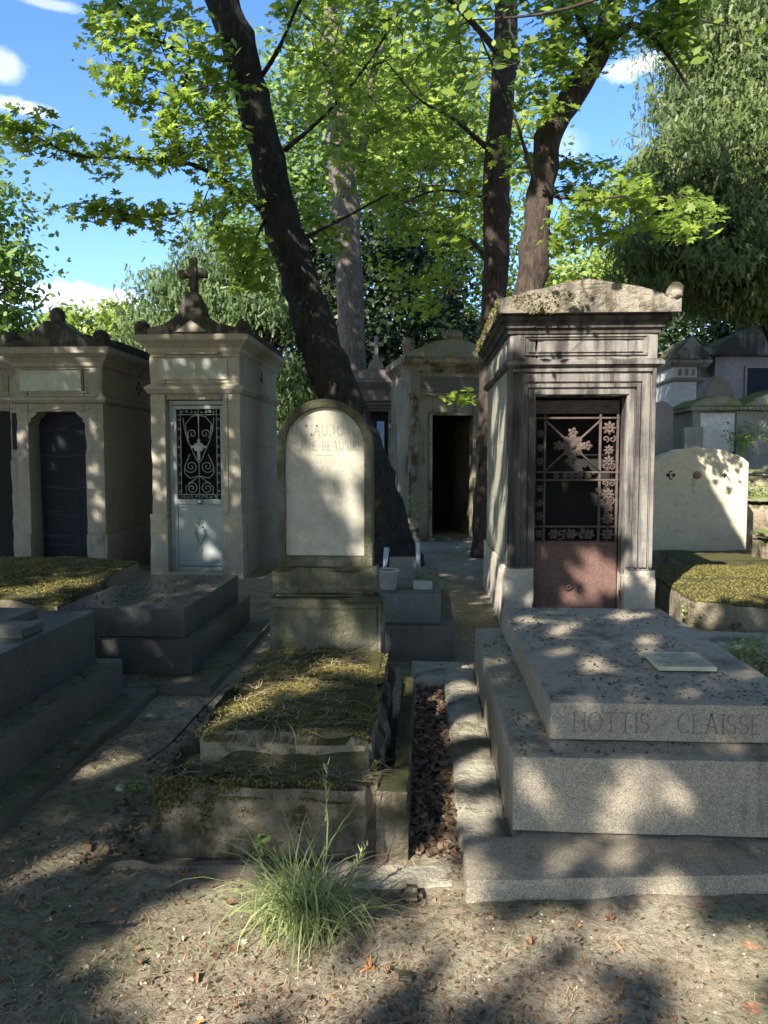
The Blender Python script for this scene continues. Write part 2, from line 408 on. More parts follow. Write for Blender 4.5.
def leaves(name, P, N, size, mat, parent, shape=SIMPLE, rnd=None, cup=.12, spin=None):
    """P centres, N normals (numpy), one shaped leaf each"""
    n = len(P); k = len(shape)
    N = N/np.linalg.norm(N, axis=1, keepdims=True)
    r = RNG.normal(size=(n, 3)) if spin is None else spin
    U = np.cross(N, r); U /= np.linalg.norm(U, axis=1, keepdims=True)+1e-9; W_ = np.cross(N, U)
    sz = size if hasattr(size, '__len__') else np.full(n, size)*RNG.uniform(.65, 1.25, n)
    s2 = shape[None, :, :]*sz[:, None, None]
    d2 = (shape**2).sum(1)[None, :]*sz[:, None]*cup
    V = P[:, None, :]+U[:, None, :]*s2[:, :, :1]+W_[:, None, :]*s2[:, :, 1:]-N[:, None, :]*d2[:, :, None]
    if rnd is None: rnd = RNG.random(n)
    return np_mesh(name, V.reshape(-1, 3), np.arange(n*k), np.full(n, k), mat, parent, np.repeat(rnd, k))
def blade_arrays(items):
    """items: (base, tip direction pts list, width, rnd) -> ribbons"""
    V = []; Fc = []; S = []; R = []
    for pts, w, rv in items:
        b = len(V); m = len(pts)
        for i, p in enumerate(pts):
            t = (pts[min(i+1, m-1)]-pts[max(i-1, 0)]); sd = t.cross(Vector((0, 0, 1)))
            if sd.length < 1e-5: sd = Vector((1, 0, 0))
            sd = (sd.normalized()+Vector((.3*math.sin(rv*40), .3*math.cos(rv*40), 0))).normalized()
            ww = w*(1-(i/(m-1))**2*.93)*.5
            V += [p-sd*ww, p+sd*ww]; R += [rv, rv]
        for i in range(m-1):
            a = b+2*i; Fc += [a, a+1, a+3, a+2]; S.append(4)
    return np.array([tuple(v) for v in V]), np.array(Fc), np.array(S), np.array(R)
def ribbons(name, items, mat, parent=None):
    v, f, s, r = blade_arrays(items); return np_mesh(name, v, f, s, mat, parent, r)

def wander(a, b, n=5, amt=.1, seed=0):
    out = []
    for i in range(n+1):
        t = i/n; p = a.lerp(b, t); L = (b-a).length*amt*math.sin(PI*min(t*1.0, 1))
        p = p+Vector((mnoise.noise(p*1.7+Vector((seed, 1, 2))), mnoise.noise(p*1.7+Vector((5, seed, 2))), mnoise.noise(p*1.7+Vector((5, 1, seed)))))*L*1.6
        out.append(p)
    return out

def pts_px(lst, Y=None):
    """polyline from (px, py, Y, radius in px)"""
    P = []; R = []
    for px, py, y, r in lst: P.append(at(px, py, Y=y)); R.append(r*y/F)
    return P, R
def spline(P, R, n=4):
    out = []; rr = []
    for i in range(len(P)-1):
        p0 = P[max(i-1, 0)]; p1 = P[i]; p2 = P[i+1]; p3 = P[min(i+2, len(P)-1)]
        for k in range(n):
            t = k/n
            out.append(.5*((2*p1)+(p2-p0)*t+(2*p0-5*p1+4*p2-p3)*t*t+(3*p1-p0-3*p2+p3)*t**3)); rr.append(R[i]+(R[i+1]-R[i])*t)
    out.append(P[-1]); rr.append(R[-1]); return out, rr

def px_of(p):
    """where a point of the place falls in the photograph"""
    c, s = math.cos(YAW), math.sin(YAW); cp, sp = math.cos(PITCH), math.sin(PITCH)
    x = p[0]*c+p[1]*s; y = -p[0]*s+p[1]*c; z = p[2]-EYE; f = y*cp-z*sp; u = z*cp+y*sp
    return 384+F*x/f, 512-F*u/f
def clear_of(S, line, w, prob=.8):
    """sprays that would hide this trunk are mostly left out, as the photograph shows it bare"""
    out = []
    for p in S:
        x, y = px_of(p); tx = float(np.interp(y, [q[1] for q in line], [q[0] for q in line]))
        if abs(x-tx) < w and random.random() < prob: continue
        out.append(p)
    return out
TL1 = [(190, -130), (212, -30), (236, 40), (256, 110), (275, 190), (294, 260), (312, 318)]; TL2 = [(504, -90), (506, 10), (502, 100), (496, 180), (496, 330)]; TL3 = [(630, -40), (598, 52), (577, 86), (552, 130), (543, 175), (537, 225), (532, 290)]
def in_view(P, marg=1.02):
    """leaves that would hang into the frame are left out: the photograph shows none there"""
    c, s_ = math.cos(YAW), math.sin(YAW); cp, sp = math.cos(PITCH), math.sin(PITCH)
    x = P[:, 0]*c+P[:, 1]*s_; y = -P[:, 0]*s_+P[:, 1]*c; z = P[:, 2]-EYE
    f = y*cp-z*sp; u = z*cp+y*sp
    return (f > .1) & (abs(x) < f*(384/F*marg)+.3) & (u < f*(512/F*marg)+.35) & (u > -f*.7)
class Tree:
    """trunk and limbs as lines; foliage gathers in sprays, each joined to the nearest limb by a twig"""
    def __init__(s, name, label, base, group=None):
        s.root = thing(name, label, 'tree', base, group); s.tr = MB(); s.lb = MB(); s.nodes = []; s.seed = random.random()*50
        s.P = []; s.N = []; s.S = []
    def trunk(s, P, R, n=14):
        P, R = spline(P, R, 5); s.tr.tube(P, R, n, rough=.28, seed=s.seed); s.nodes += [(p, r) for p, r in zip(P, R)][4:]
    def limb(s, P, R, n=7):
        R = [q*.75 for q in R]
        P, R = spline(P, R, 4); s.lb.tube(P, R, n, rough=.2, seed=s.seed); s.nodes += list(zip(P, R))
    def sprays(s, centres, rad, per, size, twig=.008, flat=.35, tiltback=.35, maxtwig=2.2):
        nodes = np.array([tuple(p) for p, r in s.nodes]) if s.nodes else np.zeros((0, 3))
        for c in centres:
            c = Vector(c)
            if len(nodes):
                d = np.linalg.norm(nodes-np.array(c), axis=1)+np.maximum(0, nodes[:, 2]-c.z)*.7; j = int(d.argmin()); q = Vector(nodes[j])
                if .25 < (q-c).length < maxtwig:
                    pl = wander(q, c, 4, .18, s.seed); pl[2].z += (q-c).length*.06
                    s.lb.tube(pl, [twig*1.5, twig*1.3, twig, twig*.7, twig*.4], 4, cap=False)
                    nodes = np.vstack([nodes, np.array([tuple(pl[2]), tuple(pl[4])])])
            k = int(per*random.uniform(.7, 1.3)); rr = rad*random.uniform(.7, 1.3)
            D = RNG.normal(size=(k, 3)); D /= np.linalg.norm(D, axis=1, keepdims=True)
            D *= (RNG.random((k, 1))**.5)*rr; D[:, 2] *= flat; D[:, 2] -= (D[:, 0]**2+D[:, 1]**2)/rr*.25
            s.P.append(D+np.array(c)); Nn = RNG.normal(size=(k, 3))*.45+np.array((-.15, -tiltback, .8)); s.N.append(Nn)
            s.S.append(size*RNG.uniform(.38, 1.35, k))
    def upper(s, x0, x1, y0, y1, n, z0=9.3, z1=12.5):
        """the high crown, above the top edge of the picture"""
        P = np.stack([RNG.uniform(x0, x1, n), RNG.uniform(y0, y1, n), RNG.uniform(z0, z1, n)], 1); P = P[~in_view(P)]
        P = P[np.array([mnoise.noise(Vector(p)*.6) > -.2 for p in P])]
        s.P.append(P); s.N.append(RNG.normal(size=P.shape)*.5+np.array((-.2, -.4, .8))); s.S.append(.24*RNG.uniform(.6, 1.3, len(P)))
    def done(s, bark_, leaf, shape=MAPLE, keep=None, leafname='crown'):
        s.tr.build('trunk', bark_, s.root)
        if s.lb.v: s.lb.build('limbs', bark_, s.root)
        if s.P:
            P = np.vstack(s.P); N = np.vstack(s.N); S = np.concatenate(s.S)
            if keep is not None:
                k = keep(P); P, N, S = P[k], N[k], S[k]
            leaves(leafname, P, N, S, leaf, s.root, shape)

def region(n, poly, Y0, Y1, jitter=0):
    """random points of the place inside a part of the view (outline in photograph pixels), spread in depth"""
    xs = [p[0] for p in poly]; ys = [p[1] for p in poly]; out = []
    def inside(x, y):
        c = False; j = len(poly)-1
        for i in range(len(poly)):
            if (poly[i][1] > y) != (poly[j][1] > y) and x < (poly[j][0]-poly[i][0])*(y-poly[i][1])/(poly[j][1]-poly[i][1])+poly[i][0]: c = not c
            j = i
        return c
    while len(out) < n:
        x = random.uniform(min(xs), max(xs)); y = random.uniform(min(ys), max(ys))
        if inside(x, y): out.append(at(x, y, Y=random.uniform(Y0, Y1)))
    return out

# ------------------------------------------------------------ carved capitals
GL = {'H': [((0, 0), (0, 1)), ((.7, 0), (.7, 1)), ((0, .5), (.7, .5))], 'I': [((.1, 0), (.1, 1))], 'T': [((.35, 0), (.35, 1)), ((0, 1), (.7, 1))],
      'L': [((0, 0), (0, 1)), ((0, 0), (.55, 0))], 'A': [((0, 0), (.38, 1)), ((.76, 0), (.38, 1)), ((.15, .36), (.62, .36))], 'E': [((0, 0), (0, 1)), ((0, 0), (.55, 0)), ((0, 1), (.55, 1)), ((0, .52), (.42, .52))],
      'N': [((0, 0), (0, 1)), ((0, 1), (.7, 0)), ((.7, 0), (.7, 1))], '-': [((.05, .45), (.4, .45))], 'V': [((0, 1), (.38, 0)), ((.76, 1), (.38, 0))],
      'M': [((0, 0), (.1, 1)), ((.1, 1), (.45, .1)), ((.45, .1), (.8, 1)), ((.8, 1), (.9, 0))], ' ': []}
def arc(cx, cy, rx, ry, a0, a1, n=10): return [(cx+rx*math.cos(math.radians(a0+(a1-a0)*i/n)), cy+ry*math.sin(math.radians(a0+(a1-a0)*i/n))) for i in range(n+1)]
def seg(pl): return list(zip(pl[:-1], pl[1:]))
GL['O'] = seg(arc(.45, .5, .45, .5, 0, 360, 18)); GL['C'] = seg(arc(.45, .5, .45, .5, 45, 315, 14)); GL['U'] = [((0, 1), (0, .35)), ((.65, 1), (.65, .35))]+seg(arc(.325, .35, .325, .35, 180, 360, 8))
GL['S'] = seg(arc(.27, .74, .26, .26, 30, 270, 9)+arc(.27, .25, .28, .25, 90, -150, 9)); GL['D'] = [((0, 0), (0, 1))]+seg(arc(.1, .5, .6, .5, 90, -90, 12))+[((0, 1), (.1, 1)), ((0, 0), (.1, 0))]
GL['P'] = [((0, 0), (0, 1)), ((0, 1), (.2, 1)), ((0, .48), (.2, .48))]+seg(arc(.2, .74, .3, .26, 90, -90, 8)); GL['R'] = GL['P']+[((.25, .48), (.62, 0))]
GL['B'] = GL['P']+[((0, 0), (.22, 0))]+seg(arc(.22, .24, .33, .24, 90, -90, 8))
ADV = {c: (max([max(a[0], b[0]) for a, b in g])+.3 if g else .5) for c, g in GL.items()}
def text(word, x, z, y, h, wt=.1, dy=-.0012, condense=1., gap=0, worn=0):
    """serifed capitals cut on a face at depth y"""
    mb = MB(); cx = x
    for ch in word:
        for a, b in GL.get(ch, []):
            if worn and random.random() < worn: continue
            p = Vector((cx+a[0]*h*condense, 0, z+a[1]*h)); q = Vector((cx+b[0]*h*condense, 0, z+b[1]*h))
            d = (q-p); L = d.length
            if L < 1e-6: continue
            d /= L; n = Vector((-d.z, 0, d.x))*wt*h*.5*(1 if abs(d.z) > .5 else .6)
            vs = [p-n, q-n, q+n, p+n]
            mb.add([(v.x, y+dy, v.z) for v in vs]+[(v.x, y+.004, v.z) for v in vs], [(0, 1, 2, 3), (0, 4, 5, 1), (1, 5, 6, 2), (2, 6, 7, 3), (3, 7, 4, 0)])
        if ch in 'HITLAENPRVMDBU':
            g = GL[ch]; ends = [p for s_ in g[:4] for p in s_ if p[1] in (0, 1) and abs(s_[0][1]-s_[1][1]) > .9]
            for e in ends:
                ex, ez = cx+e[0]*h*condense, z+e[1]*h; sw = .11*h; st = .025*h
                mb.add([(ex-sw, y+dy*1.1, ez-st), (ex+sw, y+dy*1.1, ez-st), (ex+sw, y+dy*1.1, ez+st), (ex-sw, y+dy*1.1, ez+st)], [(0, 1, 2, 3)])
        cx += (ADV.get(ch, .6)*condense+gap)*h
    return mb, cx

# ------------------------------------------------------------ chapels
def shell(root, mat, x0, x1, y0, y1, z1, d0, d1, dz, t=.15, cell=.09, base=None, basemat=None, notch=0, sidemat=None, z0=-.1, front_t=None):
    """four walls with the doorway cut in the front, ceiling and floor"""
    ft = front_t or t
    w = MB()
    w.rbox(x0, d0, y0, y0+ft, z0, z1, cell, .004); w.rbox(d1, x1, y0, y0+ft, z0, z1, cell, .004, seed=2)
    w.rbox(d0, d1, y0, y0+ft, dz, z1, cell, .002)
    w.box(x0+t, x1-t, y1-t, y1, z0, z1)
    w.box(x0+t, x1-t, y0+ft, y1-t, z1-.08, z1-.001); w.box(x0+t, x1-t, y0+ft, y1-t, z0, .01)
    if notch:
        for s_, xx in ((1, d0), (-1, d1)):
            P = [(xx, dz-notch*1.15), (xx+s_*notch*.15, dz-notch*1.15), (xx+s_*notch*.25, dz-notch*.7), (xx+s_*notch*.6, dz-notch*.45), (xx+s_*notch*.85, dz-notch*.2), (xx+s_*notch, dz), (xx, dz)]
            w.prism(P if s_ > 0 else P[::-1], y0+.01, y0+ft-.01)
    w.build('front_wall', mat, root)
    s_ = MB(); s_.rbox(x0, x0+t, y0+ft, y1, z0, z1, cell*1.4, .006, seed=4); s_.rbox(x1-t, x1, y0+ft, y1, z0, z1, cell*1.4, .006, seed=5)
    s_.build_each('side_wall', sidemat or mat, root)
    if base:
        b = MB(); o_ = .03
        b.rbox(x0-o_, d0+.002, y0-o_, y0+ft+.03, z0, base, cell, .005, .012, seed=7); b.rbox(d1-.002, x1+o_, y0-o_, y0+ft+.03, z0, base, cell, .005, .012, seed=8)
        b.rbox(x0-o_, x0+t*.5, y0+ft+.031, y1+o_, z0, base, cell*1.3, .005, .012); b.rbox(x1-t*.5, x1+o_, y0+ft+.031, y1+o_, z0, base, cell*1.3, .005, .012)
        b.build_each('plinth', basemat or mat, root)
def scroll(mb, cx, cy, y, r0, turns, a0, rt, hand=1, n=26, grow=.12):
    pts = []
    for i in range(n):
        t = i/(n-1); a = a0+hand*turns*2*PI*t; r = r0*(grow+(1-grow)*t)
        pts.append((cx+r*math.cos(a), y, cy+r*math.sin(a)))
    mb.tube(pts, rt, 5)

# --- left chapel with the dark curtained doorway
def chapel_left():
    Y = 9.7; r = thing('funerary_chapel', 'pale stone chapel with dark notched doorway, ball finial and mossy slab before it', 'chapel', (-4.68, Y, 0), 'funerary chapels on the left')
    m = M['limestone2']
    shell(r, m, -5.26, -4.11, Y, 12.1, 2.70, -5.10, -4.36, 2.12, .15, .08, .55, m, notch=.12, front_t=.28)
    b = MB(); b.moulding(-5.26, -4.11, Y, 12.1, [(.0, 2.22), (.03, 2.23), (.055, 2.27), (.055, 2.30), (.01, 2.32)]); b.build('string_course', m, r)
    b = MB()
    for x0, x1, z0, z1 in ((-5.17, -4.28, 2.155, 2.17), (-5.17, -4.28, 2.36, 2.375), (-5.17, -4.28, 2.655, 2.67)): b.box(x0, x1, Y-.018, Y+.002, z0, z1)
    b.build('frieze_moulding', m, r)
    b = MB(); b.rbox(-5.19, -4.38, Y-.022, Y+.01, 2.385, 2.645, .1, .001, .003); b.build('name_plaque', M['plaque'], r)
    b = MB(); b.moulding(-5.26, -4.11, Y, 12.1, [(.0, 2.68), (.02, 2.70), (.03, 2.74), (.08, 2.80), (.14, 2.85), (.15, 2.92), (.10, 2.935)]); b.build('cornice', m, r)
    b = MB(); cx = -4.685
    b.prism([(-5.36, 2.93), (-4.01, 2.93), (-4.01, 2.96), (-4.3, 3.02), (cx+.16, 3.20), (cx+.1, 3.25), (cx-.1, 3.25), (cx-.16, 3.20), (-5.08, 3.02), (-5.36, 2.96)], Y-.12, Y+.25)
    b.xprism([(Y+.25, 2.93), (12.15, 2.93), (12.15, 3.06), (Y+.25, 3.06)], -5.33, -4.04)
    b.prism([(-5.3, 3.058), (-4.07, 3.058), (cx, 3.2)], Y+.26, 12.1)
    b.build('roof', M['crust'], r)
    b = MB()
    b.lathe([(.02, 3.20), (.11, 3.22), (.085, 3.27), (.095, 3.32), (.09, 3.38), (.055, 3.43), (.01, 3.445)], cx, Y+.03, 18); b.build('finial', M['crust'], r)
    for sx in (-5.27, -4.12):
        b = MB(); b.tube([(sx, Y-.11, 3.04), (sx, Y-.02, 3.05), (sx, Y+.1, 3.04)], [.075, .09, .075], 14, rough=.6, seed=sx*9); b.rbox(sx-.09, sx+.09, Y-.10, Y+.1, 2.93, 3.06, .05, .01); b.build('acroterion', M['crust'], r)
    b = MB(); cy = 10.95
    for ty, tz in ((0, .07), (0, -.07), (.07, 0), (-.07, 0)): b.box(-4.112, -4.104, cy+ty-.028, cy+ty+.028, 2.52+tz-.03, 2.52+tz+.03)
    b.build('cross_vent', M['black'], r)
    # the curtain hangs well inside; cobwebs stretch across
    b = MB(); n = 40
    vs = []; 
    for i in range(n+1):
        x = -5.10+.74*i/n
        for z in (0.0, .5, 1.0, 1.5, 2.12): vs.append((x, Y+.30+.004*math.sin(i*1.1)+.012*math.sin(i*.37+z*3), z))
    b.add(vs, [(i*5+k, (i+1)*5+k, (i+1)*5+k+1, i*5+k+1) for i in range(n) for k in range(4)], True); b.build('curtain', M['navy'], r)
    it = []
    for k in range(16):
        z = random.choice((.35, .55, .8, 1.12, 1.38, 1.62, 1.95))+random.uniform(-.06, .06); x0 = -5.09; x1 = random.choice((-4.37, -4.7)); sag = random.uniform(0, .05)
        it.append(([Vector((x0+(x1-x0)*i/8, Y+.26+.004*k*.1, z+random.uniform(-.05, .05)*i/8*.3-sag*math.sin(PI*i/8))) for i in range(9)], random.uniform(.006, .012), random.random()))
    for k in range(30):
        a = random.uniform(0, PI); p = Vector((-4.92, Y+.27, 1.36)); it.append(([p, p+Vector((math.cos(a)*.1, 0, math.sin(a)*.13))], .002, .5))
    cw = MB()
    for P_, w_, _ in it: cw.tube(P_, w_*.13, 4)
    cw.build('cobweb', M['web'], r)
chapel_left()

# --- chapel with cross and white grille door
def chapel_cross():
    Y = 9.7; r = thing('funerary_chapel', 'tall pale chapel topped by a stone cross, white grille door', 'chapel', (-2.92, Y, 0), 'funerary chapels on the left')
    m = M['limestone']; X0, X1 = -3.5, -2.34
    shell(r, m, X0, X1, Y, 12.15, 2.86, -3.29, -2.57, 2.33, .15, .08, .82, m, front_t=.22)
    b = MB(); b.moulding(X0, X1, Y, 12.15, [(0, 2.34), (.02, 2.35), (.055, 2.40), (.055, 2.43), (.01, 2.46)]); b.build('string_course', m, r)
    b = MB()
    b.box(-3.36, -3.30, Y-.02, Y+.002, .83, 2.33); b.box(-2.56, -2.50, Y-.02, Y+.002, .83, 2.33); b.box(-3.36, -2.50, Y-.022, Y+.002, 2.331, 2.338)
    b.box(-3.29, -2.57, Y+.02, Y+.07, 2.27, 2.33)
    for i in range(22): b.box(-3.28+i*.0325, -3.265+i*.0325, Y+.01, Y+.03, 2.27, 2.31, .002)
    b.build('door_moulding', m, r)
    b = MB(); b.box(-3.45, -2.4, Y-.012, Y+.002, 2.80, 2.82); b.box(-3.45, -2.4, Y-.012, Y+.002, 2.475, 2.49); b.box(-3.3, -2.6, Y-.05, Y+.002, 2.835, 2.855); b.build('frieze_moulding', m, r)
    b = MB(); b.rbox(-3.38, -2.49, Y-.02, Y+.01, 2.52, 2.78, .1, .001, .003); b.build('name_plaque', M['plaque'], r)
    b = MB(); b.moulding(X0, X1, Y, 12.15, [(0, 2.84), (.02, 2.87), (.03, 2.91), (.08, 2.96), (.13, 3.0), (.15, 3.06), (.11, 3.075)]); b.build('cornice', m, r)
    cx = -2.92; b = MB()
    b.prism([(X0-.1, 3.072), (X1+.1, 3.072), (X1+.1, 3.11), (cx+.35, 3.2), (cx+.12, 3.34), (cx-.12, 3.34), (cx-.35, 3.2), (X0-.1, 3.11)], Y-.1, Y+.22)
    b.xprism([(Y+.22, 3.072), (12.2, 3.072), (12.2, 3.18), (Y+.22, 3.18)], X0-.09, X1+.09)
    b.prism([(X0-.05, 3.178), (X1+.05, 3.178), (cx, 3.32)], Y+.23, 12.1)
    b.build('roof', M['crust'], r)
    for sx in (X0-.06, X1+.06):
        b = MB(); b.tube([(sx, Y-.13, 3.17), (sx, Y-.02, 3.18), (sx, Y+.1, 3.17)], [.07, .08, .07], 14, rough=.8, seed=sx*9); b.rbox(sx-.08, sx+.08, Y-.12, Y+.1, 3.07, 3.19, .05, .01); b.build('acroterion', M['crust'], r)
    b = MB(); b.rbox(cx-.16, cx+.16, Y-.09, Y+.18, 3.33, 3.42, .05, .005); b.prism([(cx-.14, 3.42), (cx+.14, 3.42), (cx+.10, 3.52), (cx+.055, 3.6), (cx-.055, 3.6), (cx-.10, 3.52)], Y-.07, Y+.16)
    b.rbox(cx-.05, cx+.05, Y-.01, Y+.09, 3.6, 4.04, .04, .004); b.rbox(cx-.18, cx-.05, Y-.01, Y+.09, 3.79, 3.89, .04, .004); b.rbox(cx+.05, cx+.18, Y-.01, Y+.09, 3.79, 3.89, .04, .004)
    b.build('roof_cross', M['crust'], r)
    b = MB()
    b.prism([(cx-.2, 3.1), (cx+.2, 3.1), (cx, 3.24)], Y-.12, Y-.1); b.build('pediment_relief', M['limestone2'], r)
    b = MB()
    for ty, tz in ((0, .05), (.045, -.04), (-.045, -.04)): b.box(-2.343, -2.334, 11+ty-.02, 11+ty+.02, 2.68+tz-.04, 2.68+tz+.04)
    b.build('side_vent', M['black'], r)
    # stone doorstep
    b = MB(); b.rbox(-3.29, -2.57, Y-.04, Y+.2, -.05, .07, .06, .003); b.build('doorstep', m, r)
    # metal door
    d = MB(); yd = Y+.10; x0, x1 = -3.24, -2.58
    d.box(-3.288, x0, yd-.01, yd+.05, .07, 2.265); d.box(x0, x1, yd-.01, yd+.05, 2.21, 2.262)
    for a, b_, c, e in ((x0, x0+.045, .07, 2.20), (x1-.045, x1, .07, 2.20), (x0+.045, x1-.045, 2.155, 2.20), (x0+.045, x1-.045, .93, 1.0), (x0+.045, x1-.045, .07, .12)): d.box(a, b_, yd-.005, yd+.035, c, e)
    d.box(x0+.045, x1-.045, yd+.008, yd+.03, .12, .93)
    for a, b_, c, e in ((x0+.05, x1-.05, .90, .915), (x0+.05, x1-.05, .135, .15)): d.box(a, b_, yd-.012, yd+.012, c, e)
    dr = d.build('door', M['doorgrey'], r)
    g = MB(); cx = (x0+x1)/2; yg = yd+.012; gx0, gx1, g0, g1 = x0+.05, x1-.05, 1.0, 2.155; rt = .0062
    for x in (gx0+.045, gx1-.045): g.tube([(x, yg, g0), (x, yg, g1)], rt, 5)
    for z in (g1-.07, g0+.06): g.tube([(gx0, yg, z), (gx1, yg, z)], rt, 5)
    g.tube([(cx, yg, g0), (cx, yg, g1)], rt*1.1, 5)
    for s_ in (-1, 1):
        scroll(g, cx+s_*.085, 1.84, yg, .065, 1.4, PI/2 if s_ > 0 else PI/2, rt, -s_)
        scroll(g, cx+s_*.105, 1.42, yg, .085, 1.7, PI/2, rt, s_); scroll(g, cx+s_*.10, 1.14, yg, .08, 1.6, -PI/2, rt, -s_)
        g.tube([(cx+s_*.20, yg, 2.05), (cx+s_*.185, yg, 1.9), (cx+s_*.14, yg, 1.75), (cx+s_*.04, yg, 1.52), (cx, yg, 1.46)], rt, 5)
        g.tube([(cx, yg, 2.08), (cx+s_*.09, yg, 2.06), (cx+s_*.17, yg, 1.97), (cx+s_*.15, yg, 1.83)], rt, 5)
        g.tube([(cx+s_*.02, yg, 1.3), (cx+s_*.12, yg, 1.27), (cx+s_*.19, yg, 1.33), (cx+s_*.19, yg, 1.42), (cx+s_*.12, yg, 1.58)], rt, 5)
        g.tube([(cx, yg, 1.3), (cx+s_*.08, yg, 1.24), (cx+s_*.18, yg, 1.16), (cx+s_*.17, yg, 1.05)], rt, 5)
        for q in range(9):
            zz = 1.1+q*.115; scroll(g, cx+s_*.25, zz, yg, .022, 1.1, q*PI, rt*.8, s_ if q % 2 else -s_, 12)
        for q in range(4): scroll(g, cx+s_*(.04+q*.055), g1-.035, yg, .022, 1, q*PI/2, rt*.8, 1, 12); scroll(g, cx+s_*(.04+q*.055), g0+.03, yg, .022, 1, q*PI/2, rt*.8, -1, 12)
    g.box(cx-.10, cx+.10, yg-.012, yg, 1.655, 1.69, .003); g.box(cx-.055, cx+.055, yg-.013, yg+.001, 1.62, 1.72, .003); g.box(cx-.02, cx+.02, yg-.014, yg, 1.5, 1.77, .003)
    g.build('grille', M['doorgrey'], dr)
    k = MB(); k.lathe([(.001, 0), (.03, .004), (.036, .02), (.02, .035), (.012, .05)], 0, 0, 14); k.xf(Matrix.Translation((cx+.01, yd-.055, .965)) @ Matrix.Rotation(-PI/2, 4, 'X')); k.build('door_knob', M['steel'], dr)
    w = MB()          # cast wreath hanging on the panel
    for i in range(46):
        a = 2*PI*i/46*1.0; rx, rz = .06, .10; p = Vector((cx+rx*math.cos(a)+.01*math.sin(i*3), yd-.004, .56+rz*math.sin(a)))
        w.tube([p, p+Vector((.028*math.cos(a*2+i), -.008, .028*math.sin(a+i)))], [.008, .002], 5)
    for i in range(14): w.tube([(cx+.02*math.sin(i), yd-.004, .46-i*.013), (cx+.03*math.sin(i*2.1), yd-.012, .45-i*.013)], [.009, .003], 5)
    for s_ in (-1, 1): w.tube([(cx, yd-.008, .66), (cx+s_*.03, yd-.012, .72), (cx+s_*.02, yd-.01, .76), (cx, yd-.008, .70)], .006, 5)
    w.build('wreath_relief', M['doorgrey'], dr)
    k = MB(); k.box(x0-.02, x1+.02, Y+.6, Y+.62, .02, 2.3); k.build('shade_sheet', M['black'], r)  # added black sheet, its colour stands in for the dark inside
    for z in (.35, 1.2, 1.95):
        h_ = MB(); h_.tube([(x0-.005, yd-.02, z-.04), (x0-.005, yd-.02, z+.04)], .012, 8); h_.build('hinge', M['doorgrey'], dr)
chapel_cross()

# --- sliver of a chapel at the far left
def chapel_far_left():
    Y = 10.9; r = thing('funerary_chapel', 'shadowed chapel at the left edge, mostly cut off by the frame', 'chapel', (-6.35, Y, 0), 'funerary chapels on the left')
    m = M['limestone2']
    shell(r, m, -6.95, -5.78, Y, 13, 2.72, -6.7, -6.0, 2.2, .15, .1, 1.5, m, front_t=.2)
    b = MB(); b.moulding(-6.95, -5.78, Y, 13, [(0, 2.3), (.05, 2.36), (.05, 2.4), (0, 2.42)]); b.build('string_course', m, r)
    b = MB(); b.moulding(-6.95, -5.78, Y, 13, [(0, 2.7), (.05, 2.8), (.13, 2.88), (.14, 2.96), (.1, 2.98)]); b.build('cornice', m, r)
    b = MB(); b.prism([(-7.05, 2.975), (-5.68, 2.975), (-5.68, 3.02), (-6.36, 3.3), (-7.05, 3.02)], Y-.1, 13); b.build('roof', M['crust'], r)
    b = MB(); b.tube([(-5.80, Y-.1, 3.12), (-5.80, Y, 3.13), (-5.80, Y+.12, 3.12)], [.12, .13, .12], 14, rough=.2); b.rbox(-5.9, -5.7, Y-.1, Y+.1, 2.98, 3.12, .05, .01); b.build('acroterion', M['crust'], r)
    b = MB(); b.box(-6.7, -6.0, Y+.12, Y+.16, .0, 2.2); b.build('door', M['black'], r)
    b = MB(); b.box(-5.97, -5.83, Y-.006, Y+.002, 1.65, 2.18); b.build('window', M['navy'], r)
chapel_far_left()

